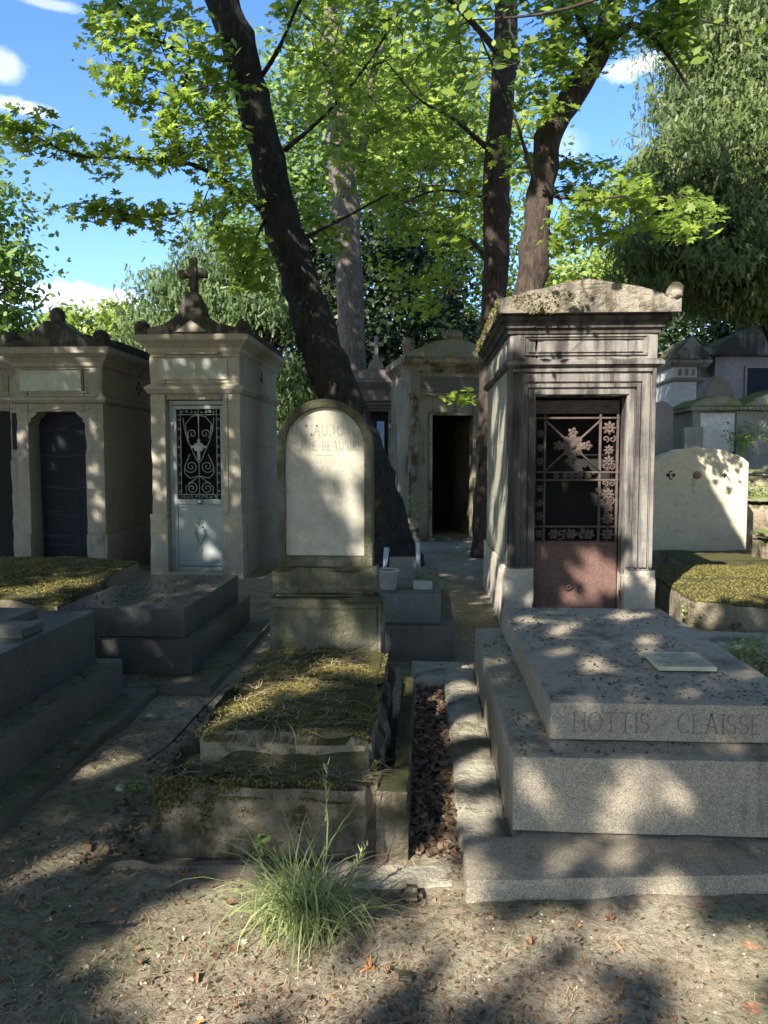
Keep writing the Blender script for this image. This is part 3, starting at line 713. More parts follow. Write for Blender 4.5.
# --- the big dark chapel at the right with the rusty door
def chapel_right():
    Y = 6.9; X0, X1 = .737, 2.02; r = thing('funerary_chapel', 'soot-dark chapel with rusty ironwork door behind the grey granite tomb', 'chapel', ((X0+X1)/2, Y, 0))
    m = M['darkstone']; D0, D1 = .975, 1.765
    shell(r, m, X0, X1, Y, 9.3, 2.70, D0, D1, 2.07, .16, .07, .55, M['lightbase'], sidemat=M['sidestone'], front_t=.26)
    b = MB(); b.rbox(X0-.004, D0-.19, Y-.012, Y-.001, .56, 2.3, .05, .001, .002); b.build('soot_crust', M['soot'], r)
    b = MB(); sb = MB()          # stepped architrave round the door
    for o_, w_, p_ in ((.015, .05, .012), (.075, .035, .03), (.125, .07, .02), (.21, .03, .035)):
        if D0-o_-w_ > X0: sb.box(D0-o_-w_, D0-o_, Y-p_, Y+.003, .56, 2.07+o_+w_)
        b.box(D1+o_, D1+o_+w_, Y-p_, Y+.003, .56, 2.07+o_+w_)
        b.box(D0-o_, D1+o_, Y-p_, Y+.003, 2.07+o_, 2.07+o_+w_)
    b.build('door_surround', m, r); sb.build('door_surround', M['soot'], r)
    b = MB(); b.moulding(X0, X1, Y, 9.3, [(0, 2.315), (.025, 2.325), (.05, 2.345), (.05, 2.37), (.035, 2.385), (0, 2.40)]); b.build('string_course', m, r)
    b = MB()
    for a, b_, c, e in ((.86, 1.93, 2.585, 2.60), (.86, 1.93, 2.425, 2.44), (.86, .875, 2.44, 2.585), (1.915, 1.93, 2.44, 2.585), (.9, 1.89, 2.565, 2.573), (.9, 1.89, 2.452, 2.46)): b.box(a, b_, Y-.018, Y+.002, c, e)
    b.build('frieze_moulding', m, r)
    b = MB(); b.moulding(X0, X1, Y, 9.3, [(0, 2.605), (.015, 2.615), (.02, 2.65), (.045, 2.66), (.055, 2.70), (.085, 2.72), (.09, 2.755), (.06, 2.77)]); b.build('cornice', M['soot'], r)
    b = MB(); cx = (X0+X1)/2+.02; n = 26; y0 = Y-.16; y1 = 9.45
    # pediment block with worn outline, then a low ridged stone roof
    for (ya, yb, sc_) in ((y0, Y+.25, 1.0), (Y+.251, y1, .93)):
        ny = max(2, int((yb-ya)/.06)); vs = []; fs = []; nn = n
        for j in range(ny+1):
            yy = ya+(yb-ya)*j/ny
            for i in range(nn+1):
                x = X0-.12+(X1-X0+.26)*i/nn; u = abs(x-cx)/(.5*(X1-X0)+.13)
                z = 2.768+.115+.165*max(0, 1-u**1.35)*sc_+.012*mnoise.noise(Vector((x*9, yy*9, 1)))+.006*mnoise.noise(Vector((x*30, yy*30, 1)))
                vs.append((x, yy+(.012*mnoise.noise(Vector((x*8, 3, z*9))) if j in (0,) else 0), z))
            vs.append((X1+.14, yy, 2.768)); vs.append((X0-.12, yy, 2.768))
        k = nn+3
        for j in range(ny):
            for i in range(k): fs.append((j*k+i, j*k+(i+1) % k, (j+1)*k+(i+1) % k, (j+1)*k+i))
        fs.append(tuple(range(k-1, -1, -1))); fs.append(tuple(range(ny*k, ny*k+k)))
        b.add(vs, fs)
    b.build('roof', M['roofstone'], r)
    b = MB(); b.tube([(2.14, y0-.02, 2.90), (2.14, y0+.1, 2.93), (2.14, y0+.22, 2.93), (2.13, y0+.3, 2.91)], [.05, .08, .075, .05], 12, rough=1.2, seed=9); b.build('acroterion', M['roofstone'], r)
    b = MB(); b.box(D0-.02, D1+.02, Y+.62, Y+.66, .02, 2.2); b.box(D1+.0, D1+.02, Y+.27, Y+.62, .02, 2.2); b.build('shade_sheet', M['black'], r)  # added black sheets paint the interior's shade and hide its sunlit walls
    P = []; N = []
    while len(P) < 7000:
        if random.random() < .6: p = (X0-.12+random.uniform(-.01, .07), random.uniform(Y-.16, 9.4), 2.80+random.uniform(-.05, .09))
        else: x = X0-.12+abs(random.gauss(0, .28)); p = (x, Y-.16+random.uniform(-.01, .12), 2.775+random.uniform(-.015, .12+.12*min(1, x-X0+.1)))
        if mnoise.noise(Vector(p)*5)+random.gauss(0, .15) < .08: continue
        P.append(p); N.append((random.gauss(-.4, .6), random.gauss(-.4, .6), random.gauss(.3, .6)))
    o = leaves('moss', np.array(P), np.array(N), .026, M['mossbits'], r, DIAM, rnd=RNG.random(len(P))*.6); tag(o, kind='stuff')
    # door leaf
    yd = Y+.19; x0, x1 = D0+.012, D1-.012
    d = MB(); d.box(x0, x1, yd, yd+.03, .03, .76)
    d.box(x0+.03, x1-.03, yd-.008, yd+.002, .735, .758); d.box(x0, x0+.02, yd-.006, yd+.002, .03, .76)
    dr = d.build('door', M['rust'], r)
    g = MB(); bars = [x0+.01, x0+.10, x1-.17, x1-.015]
    T = 1.925
    for x in bars: g.box(x-.011, x+.011, yd-.006, yd+.022, .76, T)
    for z in (.765, .905, 1.33, 1.40, 1.89): g.box(x0, x1, yd-.009, yd+.02, z-.009, z+.009)
    g.box(x0, x1, yd-.004, yd+.02, 1.93, 2.05)
    xa, xb = bars[1], bars[2]; cx_, cz = (xa+xb)/2, 1.64
    for s_ in (1, -1):
        g.tube([(xa, yd, cz-s_*.23), (cx_, yd-.002, cz), (xb, yd, cz+s_*.23)], .011, 6)
    def petals(cx, cz, r, n, w=.35, a0=0, th=.012):
        for i in range(n):
            a = a0+2*PI*i/n; dx, dz = math.cos(a), math.sin(a); px_, pz_ = -dz, dx
            P = [(0, 0, .2), (.45, w*.5, 1), (.8, w*.42, .8), (1, 0, .2), (.8, -w*.42, .8), (.45, -w*.5, 1)]
            vs = [(cx+dx*u*r+px_*v*r, yd-.006-th*k, cz+dz*u*r+pz_*v*r) for u, v, k in P]+[(cx+dx*.55*r, yd-.008-th*1.3, cz+dz*.55*r)]
            g.add(vs+[(v[0], yd+.008, v[2]) for v in vs[:6]], [(q, (q+1) % 6, 6) for q in range(6)]+[(q, q+7, (q+1) % 6+7, (q+1) % 6) for q in range(6)])
        g.lathe([(.002, 0), (r*.22, .006), (r*.2, .02), (.002, .024)], 0, 0, 12); k = 12*4
        g.xf(Matrix.Translation((cx, yd-.006, cz)) @ Matrix.Rotation(PI/2, 4, 'X'), len(g.v)-k)
    petals(cx_, cz, .15, 4, .42); petals(cx_, cz, .115, 4, .5, PI/4); petals(cx_, cz+.12, .05, 5, .6); petals(cx_, cz-.12, .05, 5, .6); petals(cx_-.13, cz, .05, 5, .6); petals(cx_+.13, cz, .05, 5, .6)
    for q in (-.11, -.05, 0, .05, .11): petals(cx_+q*1.3, 1.365, .032, 6, .5)
    xr = (bars[2]+bars[3])/2
    for z, rr_ in ((1.80, .065), (1.60, .05), (1.5, .055), (1.2, .06), (1.08, .05), (.98, .06)): petals(xr, z, rr_, 8, .4)
    for z in (1.0, 1.12, 1.25, 1.5, 1.62, 1.75): petals((bars[0]+bars[1])/2, z, .04, 6, .5)
    for q in (1.7, 1.45, 1.3, 1.14): 
        for s_ in (1, -1): scroll(g, xr+s_*.03, q, yd-.002, .032, 1.2, 0, .008, s_, 14)
    for q in range(5): petals(cx_-.16+q*.08, .835, .052, 3 if q % 2 else 6, .6, q)
    petals(xr, .835, .06, 8, .45); petals((bars[0]+bars[1])/2, .835, .045, 6, .5)
    for s_ in (1, -1): scroll(g, cx_+s_*.1, .835, yd-.004, .05, 1.3, 0, .008, s_, 16)
    g.build('grille', M['iron'], dr)
    k = MB(); k.tube([(cx_-.02+.035*math.cos(a), yd-.012, .36+.035*math.sin(a)) for a in [2*PI*i/20 for i in range(21)]], .008, 6)
    k.lathe([(.001, 0), (.014, .004), (.012, .018), (.001, .02)], 0, 0, 12); k.xf(Matrix.Translation((cx_-.02, yd, .36)) @ Matrix.Rotation(PI/2, 4, 'X'), len(k.v)-48)
    k.build('door_ring', M['iron'], dr)
    b = MB(); b.rbox(D0, D1, Y-.02, Y+.3, -.05, .03, .06, .002); b.build('doorstep', M['lightbase'], r)
chapel_right()

# --- dark open chapel in the middle distance, turned a little
def chapel_mid():
    Lx, Ly = -.28, 14.3; r = thing('funerary_chapel', 'mossy abandoned chapel with open black doorway at the end of the path', 'chapel', (Lx, Ly, 0), rz=math.radians(13))
    off = lambda mb: mb.xf(Matrix.Translation((Lx, Ly, 0)))
    m = M['gravestone']; m2 = M['hillmoss']; M['midstone'] = stone('greenish_dark_chapel_stone', (.26, .24, .165), (.17, .155, .105), stain=.75, moss=.5, moss_col=(.08, .085, .03), streak=.5)
    def B(mb, name, mat, par=r): off(mb); return mb.build(name, mat, par)
    w = MB(); W_ = 1.55; d0, d1 = .42, 1.2
    w.rbox(0, d0, 0, .22, -.1, 3.2, .1, .008); w.rbox(d1, W_, 0, .22, -.1, 3.2, .1, .008); w.rbox(d0, d1, 0, .22, 2.32, 3.2, .1, .004)
    w.rbox(0, .16, .22, 2.2, -.1, 3.2, .12, .008); w.rbox(W_-.16, W_, .22, 2.2, -.1, 3.2, .12, .008); w.box(.16, W_-.16, 2.04, 2.2, -.1, 3.2); w.box(.16, W_-.16, .22, 2.04, 3.1, 3.19)
    B(w, 'wall', M['midstone'])
    w = MB(); w.rbox(-.03, .16, -.05, .03, .55, 2.62, .08, .006); w.rbox(-.05, .18, -.07, .03, -.1, .55, .08, .008); w.rbox(-.05, .18, -.07, .03, 2.62, 2.72, .06, .004)
    w.rbox(W_-.16, W_+.03, -.05, .03, .55, 2.62, .08, .006); w.rbox(W_-.18, W_+.05, -.07, .03, -.1, .55, .08, .008); off(w); w.build_each('pilaster', M['gravestone'], r)
    w = MB(); w.box(d0-.06, d0-.0, -.03, .0, 0, 2.38); w.box(d1, d1+.06, -.03, 0, 0, 2.38); w.box(d0, d1, -.03, 0, 2.322, 2.38); w.rbox(.18, W_-.18, -.05, .003, 2.66, 2.71, .06, .003); B(w, 'door_surround', m)
    w = MB(); w.box(.22, 1.3, -.03, .0, 2.75, 3.03); B(w, 'name_plaque', M['granite_d'])
    w = MB(); w.moulding(0, W_, 0, 2.2, [(0, 3.1), (.05, 3.2), (.14, 3.28), (.15, 3.36), (.1, 3.38)]); B(w, 'cornice', m)
    w = MB(); w.prism([(-.12, 3.375), (W_+.12, 3.375), (W_+.12, 3.42), (W_*.72, 3.66), (W_/2, 3.72), (W_*.28, 3.66), (-.12, 3.42)], -.12, 2.2); B(w, 'roof', m2)
    for x in (-.03, W_+.03):
        w = MB(); w.rbox(x-.11, x+.11, -.12, .1, 3.38, 3.72, .06, .02, .03); B(w, 'acroterion', m)
    w = MB(); w.rbox(W_/2-.15, W_/2+.2, -.1, .1, 3.70, 3.88, .06, .03, .04); B(w, 'finial', m)
    w = MB(); w.box(.2, W_-.2, 1.9, 1.95, 0, 3.0); B(w, 'shade_backing', M['black'])  # black sheet before the back wall, painted darkness of the open interior
    w = MB(); w.rbox(d0-.1, d1+.1, -.25, 0, -.1, .06, .08, .006); B(w, 'doorstep', m)
chapel_mid()

def chapel_small_cross():
    Y = 16.2; r = thing('funerary_chapel', 'small pinkish grey chapel with white cross, half hidden by leaning trunk', 'chapel', (-1.05, Y, 0))
    m = M['hillstone']; mm = stone('pinkish_grey_stone', (.21, .185, .18), (.15, .135, .13), stain=.5, moss=0)
    shell(r, mm, -1.6, -.56, Y, 18, 3.0, -1.42, -.78, 2.5, .14, .12, .5, mm)
    b = MB()
    for z in (2.56, 2.62, 2.70): b.moulding(-1.6, -.56, Y, 18, [(.02, z), (.05, z+.02), (.05, z+.03), (.02, z+.04)])
    b.moulding(-1.6, -.56, Y, 18, [(0, 2.95), (.06, 3.02), (.13, 3.1), (.13, 3.16), (.1, 3.17)]); b.build('cornice', mm, r)
    b = MB(); b.prism([(-1.72, 3.168), (-.44, 3.168), (-.44, 3.2), (-1.08, 3.42), (-1.72, 3.2)], Y-.12, 18); b.build('roof', mm, r)
    cx = -1.03; b = MB(); b.prism([(cx-.17, 3.38), (cx+.17, 3.38), (cx+.14, 3.5), (cx+.07, 3.56), (cx+.06, 3.66), (cx-.06, 3.66), (cx-.07, 3.56), (cx-.14, 3.5)], Y-.05, Y+.2)
    b.box(cx-.04, cx+.04, Y+.03, Y+.11, 3.66, 4.07); b.box(cx-.15, cx+.15, Y+.035, Y+.105, 3.86, 3.94); b.build('roof_cross', M['hillstone'], r)
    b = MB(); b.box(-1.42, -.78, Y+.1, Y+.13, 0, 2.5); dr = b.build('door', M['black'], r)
    b = MB(); b.box(-1.02, -.86, Y+.085, Y+.1, 1.5, 2.3); b.build('blue_pane', M['blueglass'], dr)
chapel_small_cross()

# ------------------------------------------------------------ the arched headstone
def headstone():
    Y = 4.40; r = thing('headstone', 'round-topped mossy headstone with pale worn inscription at the path centre', 'headstone', (-.565, Y, .3))
    X0, X1 = -.855, -.300; cx = (X0+X1)/2; R_ = (X1-X0)/2; zc = 1.868-R_; d = .15
    def arch(x0, x1, zb, rr, n=28): return [(x0, zb), (x1, zb)]+[(cx+rr*math.cos(PI*i/n), zc+rr*math.sin(PI*i/n)) for i in range(n+1)]
    outer = arch(X0, X1, .90, R_); ix0, ix1 = X0+.047, X1-.05; cxi = cx; inner = arch(ix0, ix1, .965, (ix1-ix0)/2-.0)
    b = MB(); n = len(outer)
    # border ring in front, slab behind
    vs = [(x, Y, z) for x, z in outer]+[(x, Y, z) for x, z in inner]+[(x, Y+.028, z) for x, z in inner]+[(x, Y+d, z) for x, z in outer]
    fs = []
    for i in range(n):
        j = (i+1) % n
        fs += [(i, j, n+j, n+i), (n+i, n+j, 2*n+j, 2*n+i), (j, i, 3*n+i, 3*n+j)]
    fs.append(tuple(range(4*n-1, 3*n-1, -1)))
    b.add(vs, fs); o = b.build('arched_slab', M['stele'], r, bevel=.008)
    b = MB(); b.prism([(x, z) for x, z in inner], Y+.026, Y+.06); o = b.build('inscription_panel', M['stelepanel'], r)
    lines = [('DENAUDOTE', .058, 1.66, .70, .06), ('PIERRE-BEAUSIRE', .052, 1.575, .62, .05)]
    for w_, h, z, cd, gp in lines:
        mb, end = text(w_, 0, z, Y+.026, h, .12, -.0012, cd, gp, .12)
        mb.xf(Matrix.Translation((cx-end/2+.01, 0, 0))); mb.build('inscription', M['letter_l'], r)
    for z, w_, h in ((1.50, 'DANS LE CAVEAU', .026), (1.455, 'DE SA MERE', .026), (1.375, 'NE A PARIS LE', .026), (1.325, 'DECEDE EN SON', .024), (1.255, 'REGRETS DE SES', .026), (1.19, 'ENFANTS', .024), (1.135, 'CONCESSION', .026)):
        mb, end = text(w_, 0, z, Y+.026, h, .10, -.0008, .8, .1, .45); mb.xf(Matrix.Translation((cx-end/2, 0, 0))); mb.build('inscription', M['letter_l'], r)
    b = MB(); b.box(cx-.05, cx+.05, Y+.0245, Y+.03, 1.545, 1.548, .0005); b.box(cx-.02, cx+.05, Y+.0245, Y+.03, 1.225, 1.228, .0005); b.build('inscription_rule', M['letter_l'], r)
    b = MB(); b.rbox(X0-.025, X1+.03, Y-.03, Y+d+.03, .745, .905, .035, .008, .012); b.rbox(X0-.012, X1+.015, Y-.015, Y+d+.02, .725, .745, .03, .004); b.build('pedestal', M['stele'], r)
    mb, end = text('REQUIESCANT'.replace('Q', 'O'), 0, .80, Y-.03, .03, .1, -.003, .8, .1, .4); mb.xf(Matrix.Translation((cx-end/2, 0, 0))); mb.build('inscription', M['letter'], r)
    b = MB(); b.rbox(X0-.045, X1+.06, Y-.055, Y+d+.06, .33, .728, .035, .008, .012); b.box(X0-.02, X1+.03, Y-.062, Y-.05, .66, .672); b.box(X1+.035, X1+.052, Y-.068, Y-.05, .36, .70)
    b.build('base', M['stele'], r)
headstone()

# ------------------------------------------------------------ sunken mossy grave in front
def old_grave():
    r = thing('old_grave', 'crumbling stone grave thick with moss in front of the arched headstone', 'grave', (-.56, 3.6, 0))
    b = MB(); b.rbox(-1.04, -.19, 2.84, 4.55, -.06, .31, .03, .045, .045, top=lambda x, y: .03*mnoise.noise(Vector((x*5, y*5, 0)))-.11*(1-smooth(-1.04, -.75, x))-.07*(1-smooth(2.84, 3.02, y))+.03*smooth(2.95, 3.05, y))
    b.build('surround', M['gravestone'], r)
    b = MB(); b.rbox(-.188, -.055, 2.84, 3.10, -.05, .27, .03, .004, .008, seed=3); b.rbox(-.13, -.06, 3.11, 4.5, -.05, .235, .03, .004, .006, seed=9); b.build_each('side_kerb', M['gravestone'], r)
    mound = lambda x, y: .035*math.sin(PI*min(1, max(0, (x+.93)/.71)))+.02*mnoise.noise(Vector((x*5, y*5, 3)))+.012*mnoise.noise(Vector((x*16, y*16, 3)))
    b = MB(); b.rbox(-.925, -.215, 3.02, 4.36, .27, .40, .025, .022, .03, top=mound); b.build('slab', M['mossslab'], r)
    b = MB(); b.rbox(-1.25, -.42, 2.70, 2.82, -.05, .012, .04, .012, .02, seed=5, top=lambda x, y: .02*mnoise.noise(Vector((x*7, y*7, 0)))); b.build('footing', M['concrete_d'], r)
    # moss tufts and straw on it
    n = 30000; x = RNG.uniform(-.93, -.21, n); y = RNG.uniform(3.0, 4.36, n)
    keep = np.array([mnoise.noise(Vector((a*5, c*5, 7)))+.35*mnoise.noise(Vector((a*15, c*15, 2)))+random.gauss(0, .12) > -.15 for a, c in zip(x, y)]); x, y = x[keep], y[keep]
    z = np.array([.402+mound(a, c) for a, c in zip(x, y)])
    N = RNG.normal(size=(len(x), 3))*.8+np.array((0, 0, .6))
    rv = np.clip(.5+1.0*np.array([mnoise.noise(Vector((a*4, c*4, 11))) for a, c in zip(x, y)])+RNG.normal(0, .2, len(x)), 0, 1)
    o = leaves('moss', np.stack([x, y, z+.003], 1), N, .0125, M['mossbits'], r, DIAM, rnd=rv); tag(o, kind='stuff')
    # moss and roots spilling over the front and on the surround
    pts = []; nn = []
    while len(pts) < 10000:
        a = random.uniform(-1.04, -.19); c = random.uniform(2.8, 3.03); zz = random.uniform(.06, .31)
        if random.random() < .65: c = 2.83+random.uniform(-.008, .005); lim = .10+.34*(mnoise.noise(Vector((a*3, 1, 5)))+.25)+random.gauss(0, .05)
        else: zz = .31+.03*mnoise.noise(Vector((a*5, c*5, 0)))-.11*(1-smooth(-1.04, -.75, a))-.07*(1-smooth(2.84, 3.02, c)); lim = -9
        if zz < lim or mnoise.noise(Vector((a*6, c*6, zz*6)))+random.gauss(0, .15) < -.05: continue
        pts.append((a, c, zz)); nn.append((random.gauss(0, .6), -.5+random.gauss(0, .6), .5+random.gauss(0, .6)))
    o = leaves('moss', np.array(pts), np.array(nn), .014, M['mossbits'], r, DIAM, rnd=RNG.random(len(pts))*.45); tag(o, kind='stuff')
    it = []
    for k in range(520):
        if k < 380: a = random.uniform(-.9, -.36); c = random.uniform(3.0, 4.3); z0 = .43+mound(a, c)-.008
        else: a = random.uniform(-1.03, -.2); c = random.uniform(2.84, 3.02); z0 = .30
        an = random.gauss(.3, .9); L = random.uniform(.04, .22); cu = random.uniform(-1.2, 1.2); P = []
        for i in range(6):
            t = i/5; P.append(Vector((a+math.cos(an+cu*t)*L*t, c+math.sin(an+cu*t)*L*t*.7, z0+.018*math.sin(PI*t)*random.random()+.004)))
            if P[-1].y < 3.0 and k < 380: P[-1].z -= (3.0-P[-1].y)*1.2
        it.append((P, random.uniform(.0018, .0036), random.random()))
    o = ribbons('straw', it, M['straw'], r); tag(o, kind='stuff')
old_grave()

# ------------------------------------------------------------ granite tomb at the right
def granite_tomb():
    r = thing('granite_tomb', 'light grey speckled granite tomb with engraved family name, right foreground', 'tomb', (1.02, 4.0, 0))
    b = MB(); b.rbox(.145, 1.95, 2.535, 2.86, -.06, .098, .05, .0025, .004)
    b.v = [(v[0], v[1]+(.09*(v[0]-.145) if v[1] < 2.75 else 0), v[2]) for v in b.v]; b.rbox(.345, 1.95, 2.862, 5.4, -.06, .094, .08, .004, .006); b.build_each('base_slab', M['granite'], r)
    b = MB(); b.rbox(.135, .343, 2.864, 5.4, -.06, .05, .04, .008, .012, seed=4); b.build('side_strip', M['concrete'], r)
    b = MB(); b.rbox(.338, 1.70, 2.885, 5.12, .1, .395, .06, .0006, .0022); b.build('lower_block', M['granite'], r)
    b = MB(); b.rbox(.506, 1.535, 3.06, 5.04, .399, .552, .06, .0005, .002); b.build('upper_slab', M['granite'], r)
    mb, end = text('HOTTIS - CLAISSE', .602, .436, 3.06, .078, .055, -.0012, .72, .01); mb.build('inscription', M['letter'], r)
    b = MB(); cx = .86      # low relief cross on top
    b.box(cx-.2, cx+.2, 4.60, 4.72, .551, .562, .003); b.box(cx-.06, cx+.06, 3.9, 4.60, .551, .5615, .003); b.box(cx-.06, cx+.06, 4.72, 4.92, .551, .5615, .003)
    p = thing('stone_plaque', 'small beige stone plaque lying tilted on the granite tomb', 'plaque', (1.2, 3.68, .555), rz=math.radians(-3))
    q = MB(); q.rbox(1.07, 1.335, 3.53, 3.81, .556, .580, .03, .002, .004); 
    p.rotation_euler = (0, 0, 0); q.build('plaque_slab', M['cream'], p)
    for i in range(4): q2 = MB(); q2.box(1.13, 1.27-.02*(i % 2), 3.74-i*.035, 3.745-i*.035, .5805, .5815, .0003); q2.build('inscription', M['letter_l'], p)
    # debris
    n = 2200; x = RNG.uniform(.36, 1.68, n); y = RNG.uniform(2.9, 5.1, n); zz = np.where((x > .51) & (x < 1.53) & (y > 3.07) & (y < 5.03), .556, .40)
    k = np.array([(mnoise.noise(Vector((a*3, b_*2, 1))) > -.12) for a, b_ in zip(x, y)]); x, y, zz = x[k], y[k], zz[k]
    o = leaves('leaf_crumbs', np.stack([x, y, zz], 1), RNG.normal(size=(len(x), 3))*.25+np.array((0, 0, 1)), .012*RNG.uniform(.3, 1.9, len(x)), M['litter'], r, SIMPLE, rnd=RNG.random(len(x))**3*.6); tag(o, kind='stuff')
    it = []
    for i in range(70):
        a = random.uniform(.52, 1.5); c = random.uniform(3.08, 5.0); an = random.uniform(0, 6.28); L = random.uniform(.03, .10)
        it.append(([Vector((a+math.cos(an+.6*t)*L*t, c+math.sin(an+.6*t)*L*t, .5565)) for t in (0, .5, 1)], .003, random.random()*.3))
    o = ribbons('twigs', it, M['litter'], r); tag(o, kind='stuff')
granite_tomb()

def stepped(name, label, rects, mats, extra=None, grp=None):
    x0, x1, y0, y1 = rects[0][:4]
    r = thing(name, label, 'grave', ((x0+x1)/2, (y0+y1)/2, 0), grp)
    for i, (a, b_, c, d, e, f) in enumerate(rects):
        b = MB(); b.rbox(a, b_, c, d, e, f, .09, .0006, .002, seed=i); b.build(('base_slab', 'lower_block', 'upper_slab')[i], mats[i], r)
    return r
A = stepped('granite_grave', 'black polished granite grave with flat raised cross, left foreground edge', [(-3.3, -1.72, 2.3, 4.80, -.06, .05), (-3.12, -1.9, 2.45, 4.68, .052, .27), (-2.98, -2.035, 2.6, 4.60, .272, .59)], [M['granite_p'], M['granite_p'], M['granite_d']])
b = MB(); b.box(-2.62, -2.33, 2.75, 3.84, .5895, .640, .004); b.box(-2.62, -2.30, 4.07, 4.42, .5895, .640, .004); b.box(-2.90, -2.09, 3.842, 4.068, .5895, .639, .004); b.build('raised_cross', M['granite_d'], A)
o = leaves('bird_droppings_and_leaf_bits', np.stack([RNG.uniform(-2.95, -2.06, 40), RNG.uniform(2.7, 4.58, 40), np.full(40, .5925)], 1), np.tile(np.array([[0, 0, 1.]]), (40, 1)), .03*RNG.uniform(.3, 1.2, 40), M['fallen_p'], A, SIMPLE); tag(o, kind='stuff'); o.name = 'leaf_bits'
B_ = stepped('granite_grave', 'stepped dark granite grave in front of the white grille door chapel', [(-2.75, -1.385, 4.82, 7.0, -.06, .05), (-2.62, -1.585, 5.1, 6.85, .052, .285), (-2.55, -1.665, 5.2, 6.75, .287, .487)], [M['granite_p'], M['granite_d'], M['granite_d']])
o = leaves('leaf_bits', np.stack([RNG.uniform(-2.5, -1.68, 30), RNG.uniform(5.2, 6.7, 30), np.full(30, .4895)], 1), np.tile(np.array([[0, 0, 1.]]), (30, 1)), .03*RNG.uniform(.3, 1.2, 30), M['fallen_p'], B_, SIMPLE); tag(o, kind='stuff')
D_ = stepped('granite_grave', 'small grey granite grave with pot and plaques behind the headstone', [(-.62, .228, 5.745, 7.35, -.05, .27), (-.52, .125, 5.80, 7.25, .272, .50)], [M['granite_p'], M['granite_m']])

# --- objects on the small grave
def small_things():
    r = thing('flower_pot', 'dusty pale plastic flower pot holding dry soil on small granite grave', 'pot', (-.285, 5.98, .5))
    b = MB(); cx, cy = -.285, 5.98
    b.lathe([(.055, .502), (.062, .51), (.078, .64), (.086, .645), (.086, .66), (.079, .66), (.076, .64), (.074, .635)], cx, cy, 20); b.build('pot_body', M['pot'], r)
    b = MB(); b.lathe([(.001, .64), (.074, .636), (.06, .652), (.001, .658)], cx, cy, 16); b.build('soil', M['dirt'], r)
    r = thing('memorial_plaque', 'dark leaning memorial plaque beside the pale pot', 'plaque', (-.17, 6.45, .5))
    b = MB(); b.box(-.12, .12, -.02, .02, 0, .22); b.xf(Matrix.Translation((-.18, 6.42, .505)) @ Matrix.Rotation(math.radians(-38), 4, 'X')); b.build('plaque_face', M['granite_m'], r)
    b = MB(); b.box(-.27, .0, 6.05, 6.32, .501, .532); o = b.build('memorial_tablet', M['granite_m']); tag(o, 'flat grey granite tablet lying in the centre of the small grave', 'tablet')
    b = MB(); b.xprism([(5.99, .502), (6.12, .502), (6.12, .552), (6.08, .552), (5.99, .516)], -.09, .06); o = b.build('memorial_book', M['plaque']); tag(o, 'little pale wedge shaped memorial stone at the front of small grave', 'memorial stone')
    for x, y, h, lb in ((-.345, 6.25, .30, 'tilted steel flower vase tube left of the dark plaque'), (-.055, 6.42, .33, 'upright steel flower vase tube right of the dark plaque')):
        b = MB(); b.tube([(x, y, .5), (x+.02*(x < -.2), y, .5+h*.5), (x+.035*(x < -.2), y, .5+h)], [.020, .018, .024], 12); o = b.build('flower_vase', M['steel']); tag(o, lb, 'vase', 'steel vases on the small grave')
small_things()

# --- mossy low slab between the black graves and chapel
b = MB(); b.rbox(-4.9, -2.93, 5.95, 7.75, -.05, .36, .05, .012, .02, top=lambda x, y: .10*smooth(6, 7.6, y)+.05*math.sin(PI*(x+4.9)/1.97)+.02*mnoise.noise(Vector((x*4, y*4, 0))))
for G_, xa, xb, ya, yb, zz in ((A, -1.9, -1.73, 2.35, 4.78, .053), (A, -2.03, -1.91, 2.5, 4.66, .274), (B_, -1.58, -1.39, 4.85, 6.95, .053), (B_, -2.6, -1.4, 4.83, 5.09, .053), (D_, -.5, .12, 5.82, 7.2, .503), (B_, -2.5, -1.68, 5.2, 6.7, .49)):
    n = int(700*(xb-xa)*(yb-ya)**.5)+30
    o = leaves('leaf_crumbs', np.stack([RNG.uniform(xa, xb, n), RNG.uniform(ya, yb, n), np.full(n, zz)], 1), RNG.normal(size=(n, 3))*.2+np.array((0, 0, 1)), .02*RNG.uniform(.2, 1.5, n), M['litter'], G_, SIMPLE); tag(o, kind='stuff')
C_ = thing('mossy_grave', 'low flat grave carpeted in green moss before dark doorway chapel', 'grave', (-3.9, 6.9, 0)); b.build('slab', M['mossslab'], C_)
n = 22000; x = RNG.uniform(-4.9, -2.95, n); y = RNG.uniform(5.96, 7.74, n)
zt = np.array([.37+.10*smooth(6, 7.6, c)+.05*math.sin(PI*(a+4.9)/1.97)+.02*mnoise.noise(Vector((a*4, c*4, 0))) for a, c in zip(x, y)])
o = leaves('moss', np.stack([x, y, zt-.008], 1), RNG.normal(size=(n, 3))*.7+np.array((0, 0, .7)), .019, M['mossbits'], C_, DIAM); tag(o, kind='stuff')

